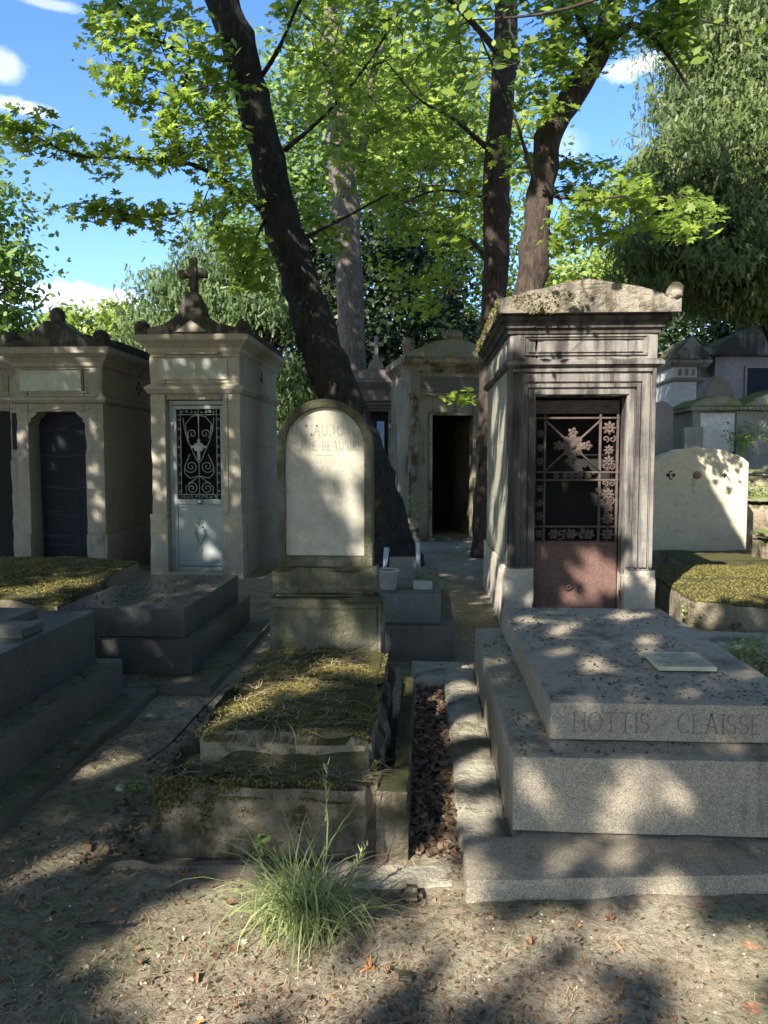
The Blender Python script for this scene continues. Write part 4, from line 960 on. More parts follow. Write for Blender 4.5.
# --- mossy grave at right behind the granite tomb
def right_grave():
    r = thing('mossy_grave', 'sunlit moss topped grave slab with cut corner, right of dark chapel', 'grave', (3.2, 7.8, 0))
    top = lambda x, y: .015*mnoise.noise(Vector((x*3, y*3, 5)))+.03*smooth(7, 8.6, y)
    b = MB(); b.rbox(2.42, 4.3, 6.78, 9.3, -.08, .24, .05, .01, .015, top=top)
    for i, v in enumerate(b.v):
        t = (2.72-v[0])+(7.1-v[1])
        if v[0] < 2.72 and v[1] < 7.1 and t > .3: b.v[i] = (v[0]+(t-.3)*.5, v[1]+(t-.3)*.5, v[2])
    b.build('slab', M['mossslab'], r)
    n = 30000; x = RNG.uniform(2.44, 4.3, n); y = RNG.uniform(6.8, 9.25, n); k = (2.72-x)+(7.1-y) < .28; x, y = x[k], y[k]
    k = np.array([mnoise.noise(Vector((a*3, c*3, 17))) +random.gauss(0, .15) > -.35 for a, c in zip(x, y)]); x, y = x[k], y[k]
    z = np.array([.245+top(a, c) for a, c in zip(x, y)])
    o = leaves('moss', np.stack([x, y, z], 1), RNG.normal(size=(len(x), 3))*.7+np.array((0, 0, .7)), .018, M['mossbits'], r, DIAM, rnd=RNG.random(len(x))); tag(o, kind='stuff')
    b = MB(); b.rbox(2.02, 3.8, 6.15, 6.7, -.08, .05, .06, .012, .015); b.build('front_kerb', M['concrete'], r)
right_grave()
b = MB(); b.rbox(3.4, 5.4, 9.6, 11.7, -.1, .16, .08, .02, .02); r = thing('shaded_grave', 'dark low slab lying in shadow before the cream memorial wall', 'grave', (4.4, 10.6, 0)); b.build('slab', M['mossslab'], r)

def cream_wall():
    Y = 11.9; r = thing('memorial_wall', 'wide cream memorial stone with shallow arched top and two dark vents', 'memorial', (4.2, Y, 0))
    n = 16; X0, X1 = 3.44, 4.875
    P = [(X0, -.1), (X1, -.1), (X1, 1.46)]+[(X1-.07-(X1-X0-.14)*i/n, 1.52+.17*math.sin(PI*i/n)**.8+.008*math.sin(i*2.3)) for i in range(n+1)]+[(X0, 1.46)]
    b = MB(); b.prism(P, Y, Y+.32); b.build('wall_body', M['cream'], r, bevel=.015)
    for x, mt in ((3.72, 'black'), (4.52, 'black')):
        v = MB(); s_ = .024 if x < 4 else .014
        for ty, tz in ((0, s_*1.7), (0, -s_*1.7), (s_*1.7, 0), (-s_*1.7, 0), (0, 0)): v.box(x+ty-s_, x+ty+s_, Y-.006, Y+.004, 1.27+tz-s_, 1.27+tz+s_, .002)
        v.build('cross_vent', M[mt], r)
    v = MB(); v.box(-.018, .018, -.018, -.004, -.05, .05, .002); v.xf(Matrix.Translation((3.72, Y, 1.27))); v.build('vent_bar', M['plaque'], r)
    v = MB(); v.lathe([(.001, 0), (.055, .003), (.06, .012), (.04, .022), (.001, .026)], 0, 0, 20); v.xf(Matrix.Translation((4.11, Y-.001, 1.27)) @ Matrix.Rotation(PI/2, 4, 'X')); v.build('medallion', M['orange'], r)
cream_wall()

# ------------------------------------------------------------ hillside at the right
def hill():
    r = thing('double_tomb', 'low twin-gabled tomb with mossy copings and white panel up the slope', 'tomb', (6.3, 15.2, 1.4))
    x0, x1, y0 = 5.0, 7.6, 15.0
    b = MB(); b.rbox(x0+.1, x1, y0, y0+1.3, .9, 2.42, .12, .008); b.build('wall', M['hillstone'], r)
    b = MB(); b.rbox(x0+.2, 5.85, y0-.03, y0+.01, 1.65, 2.38, .1, .002); b.build('white_panel', M['hillwhite'], r)
    b = MB(); b.rbox(x0+.05, x0+.19, y0-.06, y0+.01, .9, 2.42, .1, .004); b.rbox(5.86, 6.04, y0-.06, y0+.01, .9, 2.42, .1, .004); b.build_each('pilaster', M['hillstone'], r)
    b = MB(); b.rbox(x0, x1+.1, y0-.12, y0+1.4, 2.42, 2.50, .1, .006); b.build('cornice', M['hillmoss'], r)
    b = MB(); b.prism([(x0-.02, 2.5), (5.95, 2.5), (5.9, 2.6), (5.62, 2.72), (5.3, 2.68), (x0+.1, 2.58)], y0-.1, y0+1.3); b.prism([(5.97, 2.5), (x1+.1, 2.5), (x1, 2.6), (7.0, 2.85), (6.75, 2.87), (6.2, 2.66)], y0-.1, y0+1.3); b.build('gable_coping', M['hillmoss'], r, bevel=.03)
    b = MB(); b.box(6.12, 7.2, y0-.01, y0+.01, 1.0, 2.0); b.prism([(6.12+.54+.54*math.cos(a), 2.0+.3*math.sin(a)) for a in [PI*i/12 for i in range(13)]], y0-.01, y0+.01); b.build('niche', M['hillstone'], r)
    b = MB()
    for i in range(30): b.box(x0+.3+i*.075, x0+.335+i*.075, y0-.14, y0-.10, 2.44, 2.48, .003)
    b.build('dentils', M['hillstone'], r)
    # big grey chapel
    r = thing('hill_chapel', 'large grey hillside chapel with low gable and dark square window', 'chapel', (8, 20.2, 1.8)); Y = 20.2
    b = MB(); b.rbox(7.35, 11, Y, Y+3.4, 1.4, 4.1, .2, .01); b.build('wall', M['hillstone'], r)
    b = MB(); b.rbox(6.95, 7.348, Y+.35, Y+3.4, 1.4, 4.05, .2, .01); b.build('side_bay', M['hillstone'], r)
    b = MB(); b.box(8.15, 8.75, Y-.02, Y+.03, 3.1, 3.8); b.build('window', M['navy'], r)
    b = MB(); b.box(8.09, 8.145, Y-.04, Y+.02, 3.04, 3.86); b.box(8.755, 8.81, Y-.04, Y+.02, 3.04, 3.86); b.box(8.146, 8.754, Y-.04, Y+.02, 3.802, 3.86); b.box(8.146, 8.754, Y-.04, Y+.02, 3.04, 3.098); b.build('window_surround', M['hillstone'], r)
    b = MB(); b.box(7.05, 7.1, Y+.34, Y+.36, 3.2, 3.55); b.box(7.22, 7.27, Y+.34, Y+.36, 3.3, 3.65); b.build('slit_window', M['black'], r)
    b = MB(); b.prism([(6.85, 4.1), (11.1, 4.1), (11.1, 4.22), (9.9, 4.5), (8.8, 4.85), (8.2, 4.85), (7.2, 4.3), (6.85, 4.2)], Y-.15, Y+3.5); b.build('roof', M['crust'], r, bevel=.04)
    # narrow lit chapel
    r = thing('hill_chapel', 'narrow pale hillside chapel with pointed mossy roof beside the conifer', 'chapel', (6.5, 19, 1.6)); Y = 19.0
    b = MB(); b.rbox(5.95, 6.50, Y, Y+1.6, 1.3, 3.75, .15, .006); b.build('wall', M['hillwhite'], r)
    b = MB(); b.rbox(6.502, 6.72, Y+.05, Y+1.6, 1.3, 3.75, .15, .006); b.build('side_wall', M['darkstone'], r)  # darker stone here stands in for the shaded side of the chapel
    b = MB(); b.moulding(5.95, 6.72, Y, Y+1.6, [(0, 3.35), (.05, 3.4), (.05, 3.44), (0, 3.46)]); b.moulding(5.95, 6.72, Y, Y+1.6, [(0, 3.7), (.1, 3.8), (.1, 3.86), (.05, 3.88)])
    for i in range(3): b.box(6.05+i*.16, 6.13+i*.16, Y-.02, Y+.002, 3.5, 3.66)
    b.build('cornice', M['hillstone'], r)
    b = MB(); b.prism([(5.85, 3.875), (6.82, 3.875), (6.7, 4.05), (6.34, 4.45), (6.0, 4.05)], Y-.08, Y+1.6); b.build('roof', M['roofstone'], r, bevel=.03)
    def slabstone(name, lb, x0, x1, Y, z0, z1, mat, rnd=False):
        b = MB(); cx = (x0+x1)/2; R_ = (x1-x0)/2
        P = [(x0, z0), (x1, z0)]+([(cx+R_*math.cos(PI*i/12), z1-R_+R_*math.sin(PI*i/12)) for i in range(13)] if rnd else [(x1, z1), (x0, z1)])
        b.prism(P, Y, Y+.18); o = b.build(name, mat, None, bevel=.015); tag(o, lb, 'headstone'); return o
    slabstone('headstone', 'tall grey round topped headstone beside the dark chapel wall', 4.32, 4.78, 15.2, .6, 2.62, M['hillstone'], True)
    slabstone('headstone', 'sunlit round topped headstone between grey stone and white block', 5.15, 5.55, 16.6, 1.0, 2.55, M['stele'], True)
    slabstone('headstone', 'plain square white headstone left of the white panel tomb', 4.80, 5.14, 14.6, .9, 2.1, M['hillstone'])
    b = MB(); b.prism([(5.95, 2.3), (6.65, 2.3), (6.62, 2.95), (6.5, 3.2), (6.3, 3.32), (6.1, 3.2), (5.98, 2.95)], 17.0, 17.5); o = b.build('headstone', M['hillstone'], None, bevel=.05); tag(o, 'domed weathered headstone in front of large grey hillside chapel', 'headstone')
    for i, (x0, x1, y, z0, z1, lb) in enumerate(((4.95, 9, 13.9, .3, 1.22, 'upper dry stone terrace wall below the twin-gabled tomb'), (4.98, 9, 12.9, -.1, .78, 'middle mossy terrace wall right of the cream memorial'), (4.6, 9, 10.6, -.1, .42, 'lowest mossy terrace wall at the right edge'))):
        b = MB(); b.rbox(x0, x1, y, y+.5, z0, z1, .08, .03, .03, seed=i, top=lambda x, yy: .05*mnoise.noise(Vector((x*3, yy*3, 2)))); o = b.build('terrace_wall', M['gravestone']); tag(o, lb, 'wall', 'terrace walls on the slope')
        b2 = MB(); b2.rbox(x0-.04, x1, y-.05, y+.5, z1+.03, z1+.11, .08, .015, .02, seed=i); o2 = b2.build('coping', M['hillmoss'], None); o2.parent = o
hill()

# ------------------------------------------------------------ paving strips
b = MB(); b.rbox(-.1, .33, 5.15, 5.7, -.08, .02, .05, .012, .015, seed=6); b.rbox(-.40, .14, 2.62, 2.83, -.1, .008, .04, .02, .04, seed=8); o = b.build('pavement', M['concrete']); tag(o, kind='structure')

# ------------------------------------------------------------ ground cover
OCC = [(-3.3, -1.7, 2.3, 4.82), (-2.76, -1.38, 4.8, 7.0), (-1.05, -.05, 2.83, 4.6), (.14, 1.96, 2.53, 5.4), (-.63, .24, 5.73, 7.36), (.6, 2.1, 6.85, 8.7), (-4.92, -2.9, 5.9, 7.8), (2.3, 4.3, 6.75, 9.3), (-5.3, -4.08, 9.65, 12.1), (-3.55, -2.3, 9.65, 12.2)]
def free(x, y):
    m = np.ones(len(x), bool)
    for a, b_, c, d in OCC: m &= ~((x > a) & (x < b_) & (y > c) & (y < d))
    return m
def scatter(n, dens=None, y1=9.5):
    x = []; y = []
    u = RNG.random(n); yy = 1.7+(y1-1.7)*u**1.9; xx = RNG.uniform(-1, 1, n)*(yy*.56+.3)-yy*.05
    m = free(xx, yy)
    if dens: m &= np.array([dens(a, b_) > RNG.random() for a, b_ in zip(xx, yy)])
    xx, yy = xx[m], yy[m]
    return np.stack([xx, yy, np.array([gz(a, b_) for a, b_ in zip(xx, yy)])+.003], 1)
def patchy(x, y): return .22+1.1*max(0, mnoise.noise(Vector((x*1.6, y*1.6, 4)))+.1)+(1.3 if (-.06 < x < .14 and 2.9 < y < 5.3) else 0)+(.25 if y < 2.8 else 0)
P = scatter(26000, patchy); o = leaves('leaf_litter', P, RNG.normal(size=P.shape)*.35+np.array((0, 0, 1)), .0155*RNG.uniform(.2, 1.9, len(P)), M['litter'], None, SIMPLE, cup=.5); tag(o, kind='stuff')
n = 2600; x = np.concatenate([RNG.uniform(-.05, .135, n), RNG.uniform(-1.35, -1.03, 500)]); y = np.concatenate([RNG.uniform(2.85, 5.6, n), RNG.uniform(2.7, 4.6, 500)])
P = np.stack([x, y, np.array([gz(a, b_) for a, b_ in zip(x, y)])+RNG.uniform(.002, .02, len(x))], 1)
o = leaves('leaf_drift', P, RNG.normal(size=P.shape)*.45+np.array((0, 0, 1)), .034*RNG.uniform(.3, 1.5, len(P)), M['litter'], None, SIMPLE, cup=.5); tag(o, kind='stuff')
P = scatter(7000, patchy); o = leaves('gravel', P, RNG.normal(size=P.shape)*.5+np.array((0, 0, 1)), .008*RNG.uniform(.4, 1.6, len(P)), M['pebble'], None, SIMPLE, cup=1.2); tag(o, kind='stuff')
it = []
for p in scatter(11000, lambda x, y: .15+1.4*max(0, mnoise.noise(Vector((x*2.1, y*2.1, 9)))+.08)+(.6 if y < 2.6 else 0), 7):
    an = random.gauss(0, 1.2); L = random.uniform(.02, .09); cu = random.uniform(-1.5, 1.5); p = Vector(p)
    it.append(([p+Vector((math.cos(an+cu*t)*L*t, math.sin(an+cu*t)*L*t, .002+.01*math.sin(PI*t)*random.random())) for t in (0, .33, .66, 1)], random.uniform(.0012, .0026), random.random()))
o = ribbons('dry_grass', it, M['straw']); tag(o, kind='stuff')
P = scatter(2600, lambda x, y: 1.3*max(0, mnoise.noise(Vector((x*1.1, y*1.1, 30))))+(.5 if x < -1 and y < 3.5 else 0), 6)
o = leaves('moss_carpet', P, RNG.normal(size=P.shape)*.7+np.array((0, 0, .7)), .012, M['mossbits'], None, DIAM, rnd=RNG.random(len(P))*.5); tag(o, kind='stuff')

def leaf_mesh(name, mat, sz, crl, lobed):
    """a dry leaf: outline from the midrib out, edges rolled up and twisted"""
    O = MAPLE if lobed else np.array([(0, -.5), (.16, -.38), (.27, -.12), (.24, .14), (.13, .36), (.0, .56), (-.12, .34), (-.25, .12), (-.22, -.14), (-.14, -.36)])
    n = len(O); a1 = random.uniform(0, 6); vs = [(0, 0, 0)]
    for ring in (.5, 1.0):
        for i, (x, y) in enumerate(O*ring*(1+.12*np.sin(np.arange(n)*2.3+a1))[:, None]):
            r_ = math.hypot(x, y); vs.append((x*sz*(1-crl*.35*ring), y*sz, sz*(crl*x*x*1.8+.5*crl*y*abs(y)*math.sin(a1)+.07*math.sin(i*2.1+a1)*ring)))
    f = [(0, i+1, (i+1) % n+1) for i in range(n)]+[(i+1, n+i+1, n+(i+1) % n+1, (i+1) % n+1) for i in range(n)]
    me = bpy.data.meshes.new(name); me.from_pydata(vs, [], f); rv = random.random()
    a = me.attributes.new('rnd', 'FLOAT', 'POINT'); a.data.foreach_set('value', [rv]*len(vs)); me.materials.append(mat); return me
M['fallen_b'] = leafmat('fallen_leaf_brown', (.12, .06, .035), (.28, .16, .09), .1)
lm = [leaf_mesh('fallen_leaf', M['fallen'], random.uniform(.03, .06), random.uniform(.4, 1.6), k % 3 == 0) for k in range(7)]
lb_ = [leaf_mesh('fallen_leaf', M['fallen_b'], random.uniform(.03, .07), random.uniform(.4, 1.6), k % 2 == 0) for k in range(8)]
lp = [leaf_mesh('fallen_leaf', M['fallen_p'], random.uniform(.03, .06), random.uniform(.4, 1.4), k % 2 == 0) for k in range(5)]
for k, p in enumerate(scatter(700, lambda x, y: .35+(.4 if y < 2.9 else 0)+.5*max(0, mnoise.noise(Vector((x*1.6, y*1.6, 4)))), 6)[:270]):
    q = (0, 1, 1, 0, 1, 2, 1)[k % 7]
    o = bpy.data.objects.new('fallen_leaf', random.choice((lm, lb_, lp)[q])); COL.objects.link(o); o.location = (p[0], p[1], p[2]+.006)
    o.rotation_euler = (random.gauss(0, .4), random.gauss(0, .4), random.uniform(0, 6.28)); s_ = random.uniform(.4, 1.15); o.scale = (s_, s_*random.uniform(.6, 1), s_)
    tag(o, ('curled orange leaf lying on the earth', 'curled brown leaf lying on the earth', 'pale dry leaf lying on the earth')[q], 'leaf', ('orange leaves on the ground', 'brown leaves on the ground', 'pale dry leaves on the ground')[q])
for px, py, sz, lb in ((150, 713, .07, 'pale angular stone chip beside the black granite kerb'), (412, 890, .05, 'small buff stone near the granite base corner'), (405, 972, .05, 'brown stone on the bare ground in front of the path'), (120, 785, .03, 'tiny pale stone on earth near the left kerb')):
    c = at(px, py, z=.02); b = MB(); b.rbox(c.x-sz*.6, c.x+sz*.6, c.y-sz*.5, c.y+sz*.5, c.z-.03, c.z+sz*.12, sz*.22, sz*.4, sz*.3); o = b.build('stone', M['concrete_d' if py > 850 else 'pebble']); tag(o, lb, 'stone')
# fallen stick
P = [at(148, 760, z=.03), at(172, 742, z=.05), at(200, 712, z=.05), at(228, 684, z=.04)]; b = MB(); P, R = spline(P, [.007, .006, .005, .003]); b.tube(P, R, 7, rough=.6); o = b.build('fallen_branch', M['bark2']); tag(o, 'thin dark fallen branch beside the mossy grave', 'branch')
P = [at(75, 926, z=.015), at(125, 922, z=.02)]; b = MB(); b.tube(wander(P[0], P[1], 4, .06), .008, 6, rough=.4); o = b.build('stick', M['bark2']); tag(o, 'short brown stick on the bare ground at lower left', 'stick')

# ------------------------------------------------------------ grass tuft and weeds
def tuft():
    c = at(300, 925, z=0); r = thing('grass_tuft', 'long green grass tuft arching in front of the mossy grave', 'grass clump', c)
    it = []
    for k in range(330):
        an = random.gauss(PI*1.0, 1.6) if random.random() < .62 else random.uniform(0, 6.28); L = random.uniform(.18, .50)*(1 if random.random() < .8 else .6)
        lean = random.uniform(.5, 1.6); base = c+Vector((random.gauss(.02, .055), random.gauss(.0, .05), -.01)); P = []
        x = 0; z = 0; a = PI/2-lean*.25; kink = random.choice((0, 0, 0, 3, 4, 5))
        for i in range(8):
            P.append(base+Vector((math.cos(an)*x, math.sin(an)*x*.75, z))); st = L/7; x += math.cos(a)*st; z += math.sin(a)*st; a -= lean*.33
            if kink and i == kink: a -= random.uniform(.6, 1.6)
            if z < .0 and i > 3: a = max(a, -.1)
        it.append((P, random.uniform(.0035, .007), random.random()**1.3))
    for k in range(150):
        an = random.uniform(0, 6.28); L = random.uniform(.1, .38); base = c+Vector((random.gauss(.05, .05), random.gauss(0, .04), 0)); P = [base+Vector((math.cos(an)*L*t, math.sin(an)*L*t*.7, .12*math.sin(PI*t)*random.uniform(.3, 1))) for t in (0, .25, .5, .75, 1)]
        it.append((P, .004, 1.0))
    ribbons('blades', it, M['grass'], r)
    it = []
    for px, py, h in ((322, 768, .0), (362, 850, 0)):
        q = at(px, py, Y=c.y+.12); b0 = c+Vector((.05, 0, 0)); P = [b0.lerp(q, t)+Vector((.03*math.sin(PI*t), 0, .03*math.sin(PI*t))) for t in (0, .2, .4, .6, .8, 1)]
        it.append((P, .006, .4))
        for k in range(14):
            t = .62+.028*k; p = b0.lerp(q, min(t, 1))+Vector((.02, 0, .02)); d = Vector((random.gauss(0, .012), random.gauss(0, .01), .03)); it.append(([p, p+d*.5, p+d], .007, .7))
    ribbons('seed_stalks', it, M['grass'], r)
tuft()
def weed(px, py, z, label, n=60, rad=.1, h=.15, mat='weed', size=.03, Y=None, name='weed'):
    c = at(px, py, z=z) if Y is None else at(px, py, Y=Y); r = thing(name, label, 'plant', c)
    st = []; P = []; N = []
    for k in range(max(5, n//8)):
        an = random.uniform(0, 6.28); q = c+Vector((math.cos(an)*rad*random.random(), math.sin(an)*rad*random.random(), h*random.uniform(.5, 1.1))); b0 = c+Vector((math.cos(an)*rad*.15, math.sin(an)*rad*.15, -.02))
        pl = [b0.lerp(q, t)+Vector((0, 0, .1*h*math.sin(PI*t))) for t in (0, .33, .66, 1)]; st.append((pl, .003, .4))
        for i in range(8): t = random.uniform(.3, 1.05); P.append(tuple(b0.lerp(q, t)+Vector((random.gauss(0, 1), random.gauss(0, 1), random.gauss(0, .6)))*size*.8)); N.append((random.gauss(0, .5), random.gauss(-.2, .5), .8))
    ribbons('stems', st, M[mat], r); leaves('leaves', np.array(P), np.array(N), size, M[mat], r, SIMPLE)
weed(262, 862, 0, 'small bright weed left of the grass tuft', 40, .06, .14, size=.022)
weed(137, 792, 0, 'tiny green weed beside the mossy grave side', 60, .07, .05, size=.018)
weed(690, 622, .02, 'sunlit pale green weed at the corner of mossy slab', 120, .18, .16, size=.035)
weed(745, 665, .02, 'dark leafy clump at right edge behind granite tomb', 300, .30, .22, 'weed', .035)
weed(768, 690, .02, 'olive leafy clump in the right edge corner near the granite', 300, .28, .25, 'mossbits', .035)
weed(412, 512, 0, 'lit green weed at foot of mossy abandoned chapel', 80, .25, .35, 'weed', .06, Y=13.6)
weed(742, 452, 0, 'bushy weeds growing in front of twin-gabled tomb', 420, .42, .5, 'bggreen', .05, Y=14.4)
weed(778, 452, 0, 'second weed bush further right before twin-gabled tomb', 600, .5, .75, 'weed', .05, Y=14.3)
weed(762, 500, 0, 'low weed clump on the middle terrace wall', 300, .4, .3, 'weed', .05, Y=13.3)
weed(760, 600, 0, 'weed clump at the right edge on the sunlit mossy slab side', 150, .2, .2, 'weed', .04, Y=9.9)

# ------------------------------------------------------------ trees in view
def big_tree():
    T = Tree('maple_tree', 'thick dark maple trunk leaning left behind the headstone', at(380, 560, Y=10.8)*1.0)
    Y = 10.8
    P, R = pts_px([(384, 572, Y, 46), (377, 545, Y, 35), (372, 505, Y, 29), (361, 460, Y, 25), (343, 408, Y, 22), (326, 360, Y, 20.5), (312, 318, Y, 19.5), (293, 260, Y, 18.5), (274, 190, Y, 17.5), (256, 110, Y, 16), (236, 40, Y-.2, 17), (212, -30, Y-.4, 15.5), (190, -130, Y-.5, 13), (185, -260, Y-.5, 8)])
    T.trunk(P, R, 18)
    def L(l): T.limb(*pts_px(l))
    L([(272, 218, Y, 5), (240, 192, 10.4, 3.6), (205, 170, 10, 3), (180, 162, 9.7, 2.5), (130, 158, 9.2, 2), (75, 155, 8.8, 1.5), (22, 128, 8.6, 1)])
    L([(238, 190, 10.4, 3), (200, 208, 9.9, 2.2), (140, 216, 9.4, 1.5), (70, 205, 9.2, 1)])
    L([(182, 162, 9.7, 2.2), (176, 110, 9.5, 1.7), (190, 60, 9.4, 1.4), (180, 10, 9.3, 1)])
    L([(258, 65, Y, 5), (215, 58, 10.3, 3.5), (172, 48, 9.9, 2.6), (135, 20, 9.5, 2), (105, -10, 9.3, 1.4)])
    L([(285, 150, Y, 3.4), (330, 110, 11.2, 2.4), (370, 60, 11.6, 1.8), (400, 10, 12, 1.2)])
    L([(252, 90, Y, 4), (278, 50, 10.5, 2.6), (300, 0, 10.2, 2), (330, -60, 10, 1.4)])
    L([(268, 215, Y, 3), (250, 250, 10.2, 2), (240, 285, 9.8, 1)])
    L([(300, 240, Y, 2.6), (350, 215, 11, 1.8), (400, 190, 11.2, 1.2), (450, 185, 11.3, .8)])
    S = []
    def arm(l, n, r, d=.25):
        for _ in range(n):
            t = random.random()*(len(l)-1); i = int(t); f = t-i; a, b_ = l[i], l[min(i+1, len(l)-1)]
            S.append(at(a[0]+(b_[0]-a[0])*f+random.gauss(0, r), a[1]+(b_[1]-a[1])*f+random.gauss(0, r), Y=a[2]+(b_[2]-a[2])*f+random.uniform(-d, d)))
    arm([(8, 122, 8.6), (75, 148, 8.8), (130, 152, 9.2), (180, 160, 9.7)], 26, 9)
    arm([(60, 203, 9.2), (140, 214, 9.4), (205, 208, 9.9)], 17, 7)
    S += region(150, [(92, -10), (235, -10), (250, 60), (262, 130), (270, 200), (262, 262), (228, 235), (205, 225), (205, 195), (190, 160), (140, 110), (118, 100), (100, 60)], 8.8, 10.6)
    S += region(18, [(222, 225), (250, 235), (262, 285), (240, 292), (226, 265)], 9.3, 10.4)
    S += region(14, [(270, 190), (330, 200), (340, 250), (290, 250)], 11.2, 12)
    S = clear_of(S, TL1, 30)
    T.upper(-8, -1, 3.5, 13, 11000)
    T.sprays(S, .31, 27, .14, twig=.006, flat=.4)
    T.done(M['bark'], M['maple'], MAPLE)
big_tree()
def second_tree():
    T = Tree('maple_tree', 'straight brown maple trunk rising left of dark chapel', at(483, 552, Y=12.0))
    P, R = pts_px([(483, 556, 12, 13), (484, 500, 12, 9), (487, 420, 12, 9.5), (491, 340, 12, 11.5), (496, 260, 12, 12.5), (496, 180, 12, 12.5), (502, 100, 12, 12), (506, 10, 12, 11.5), (504, -90, 12, 10), (500, -200, 12, 7)])
    T.trunk(P, R, 14)
    def L(l): T.limb(*pts_px(l))
    L([(500, 160, 12, 4), (455, 120, 11.4, 2.3), (420, 100, 11, 1.6), (385, 60, 10.6, 1.)])
    L([(504, 60, 12, 6), (470, 20, 11.6, 4), (430, -20, 11, 2.5)])
    L([(497, 200, 12, 2.6), (440, 190, 11.5, 1.6), (400, 205, 11, 1)])
    L([(496, 280, 12, 4), (470, 240, 12.5, 3), (420, 230, 13, 2)])
    S = region(205, [(268, -20), (500, -20), (495, 90), (470, 190), (455, 240), (400, 235), (350, 170), (330, 190), (275, 110)], 10.5, 14.5)
    S += region(40, [(370, 190), (495, 180), (495, 310), (440, 335), (390, 300)], 12.2, 15.5)
    S = clear_of(clear_of(S, TL2, 26, .45), TL1, 24, .5)
    T.upper(-1, 2.6, 4, 9, 5000)
    T.sprays(S, .42, 30, .15, twig=.007, flat=.4, maxtwig=3)
    T.done(M['bark2'], M['maple_l'], MAPLE)
second_tree()
def third_tree():
    T = Tree('maple_tree', 'crooked brown maple trunk above the dark chapel roof, bending right', Vector((1.25, 9.9, 0)))
    Y = 9.9
    P, R = pts_px([(520, 590, Y, 22), (522, 450, Y, 18), (526, 340, Y, 16), (532, 275, Y, 15.5), (537, 225, Y, 13.5), (543, 175, Y, 12.5), (552, 130, Y, 12.5), (577, 86, Y, 11.5), (598, 52, Y, 11), (612, 10, Y, 8), (630, -40, Y, 6)])
    T.trunk(P, R, 14)
    def L(l): T.limb(*pts_px(l))
    L([(540, 200, Y, 3.6), (528, 160, 9.6, 2.4), (512, 110, 9.4, 1.8), (490, 60, 9, 1.4), (470, 10, 8.8, 1)])
    L([(600, 55, Y, 6), (630, 25, 9.6, 4), (660, 45, 9.4, 2.5), (690, 90, 9.2, 1.5)])
    L([(545, 195, Y, 2.6), (590, 200, 9.3, 1.8), (640, 195, 9.0, 1.3), (700, 205, 8.8, .8)])
    L([(596, 55, Y, 4), (575, 10, 9.5, 3), (560, -30, 9, 2)])
    S = region(100, [(505, -20), (640, -20), (625, 40), (560, 110), (520, 120), (500, 60)], 8.8, 11)
    S += region(36, [(640, -20), (700, -20), (690, 60), (650, 30), (630, 10)], 9, 10)
    S += region(42, [(560, 200), (620, 180), (700, 195), (715, 215), (690, 232), (620, 240), (560, 250)], 8.6, 10)
    S += region(30, [(555, 150), (590, 160), (640, 170), (620, 200), (560, 210), (555, 285), (540, 290), (548, 220)], 10, 11)
    S += region(12, [(505, 130), (540, 140), (530, 240), (508, 260)], 10, 11)
    S = clear_of(clear_of(S, TL3, 24, .6), TL2, 20, .5)
    T.sprays(S, .30, 28, .135, twig=.006, flat=.35)
    T.done(M['bark2'], M['maple'], MAPLE)
third_tree()
def pale_tree():
    T = Tree('pale_tree', 'pale barked trunk standing farther back behind the leaning maple', at(354, 470, Y=17.5))
    P, R = pts_px([(357, 500, 17.5, 17), (354, 400, 17.5, 13.5), (350, 300, 17.5, 13), (346, 220, 17.5, 13.5), (340, 150, 17.5, 12), (336, 80, 17.5, 11), (330, 0, 17.5, 9), (335, -90, 17.5, 6)])
    T.trunk(P, R, 14); T.limb(*pts_px([(348, 200, 17.5, 7), (362, 150, 17.5, 6), (372, 80, 17.5, 5), (390, 20, 17.5, 3)]))
    S = region(80, [(280, -60), (470, -60), (450, 120), (400, 170), (300, 110)], 16, 19.5)
    T.sprays(S, .7, 40, .2, flat=.5, maxtwig=3); T.done(M['bark3'], M['maple_l'], SIMPLE)
pale_tree()
def overhang():
    T = Tree('lime_tree', 'near overhanging branch with large leaves at the top edge', Vector((4.6, 3.4, 0)))
    P = [Vector((4.6, 3.4, -.1)), Vector((4.55, 3.5, 2)), Vector((4.3, 3.8, 4.2)), Vector((3.9, 4.2, 6)), Vector((3.6, 4.4, 8))]
    T.trunk(P, [.2, .17, .14, .11, .08])
    T.limb([Vector((4.3, 3.8, 4.2)), Vector((3, 4.6, 4.7)), Vector((1.8, 5.1, 4.65)), Vector((.9, 5.2, 4.4)), at(470, 20, Y=5.2)], [.05, .035, .022, .014, .006])
    S = [at(x, y, Y=yy) for x, y, yy in ((462, 8, 5.2), (508, 50, 5.2), (520, 62, 5.2), (462, 90, 5.1), (448, 20, 5.2), (540, 20, 5.2), (500, 5, 5.2), (470, 55, 5.2), (700, 20, 5), (735, 5, 5), (755, 30, 5), (690, 60, 5), (690, 5, 5.1), (600, -15, 5))]
    T.sprays(S, .13, 5, .085, twig=.004, flat=.9, tiltback=1.4, maxtwig=1.5); T.done(M['bark2'], M['maple'], SIMPLE)
overhang()

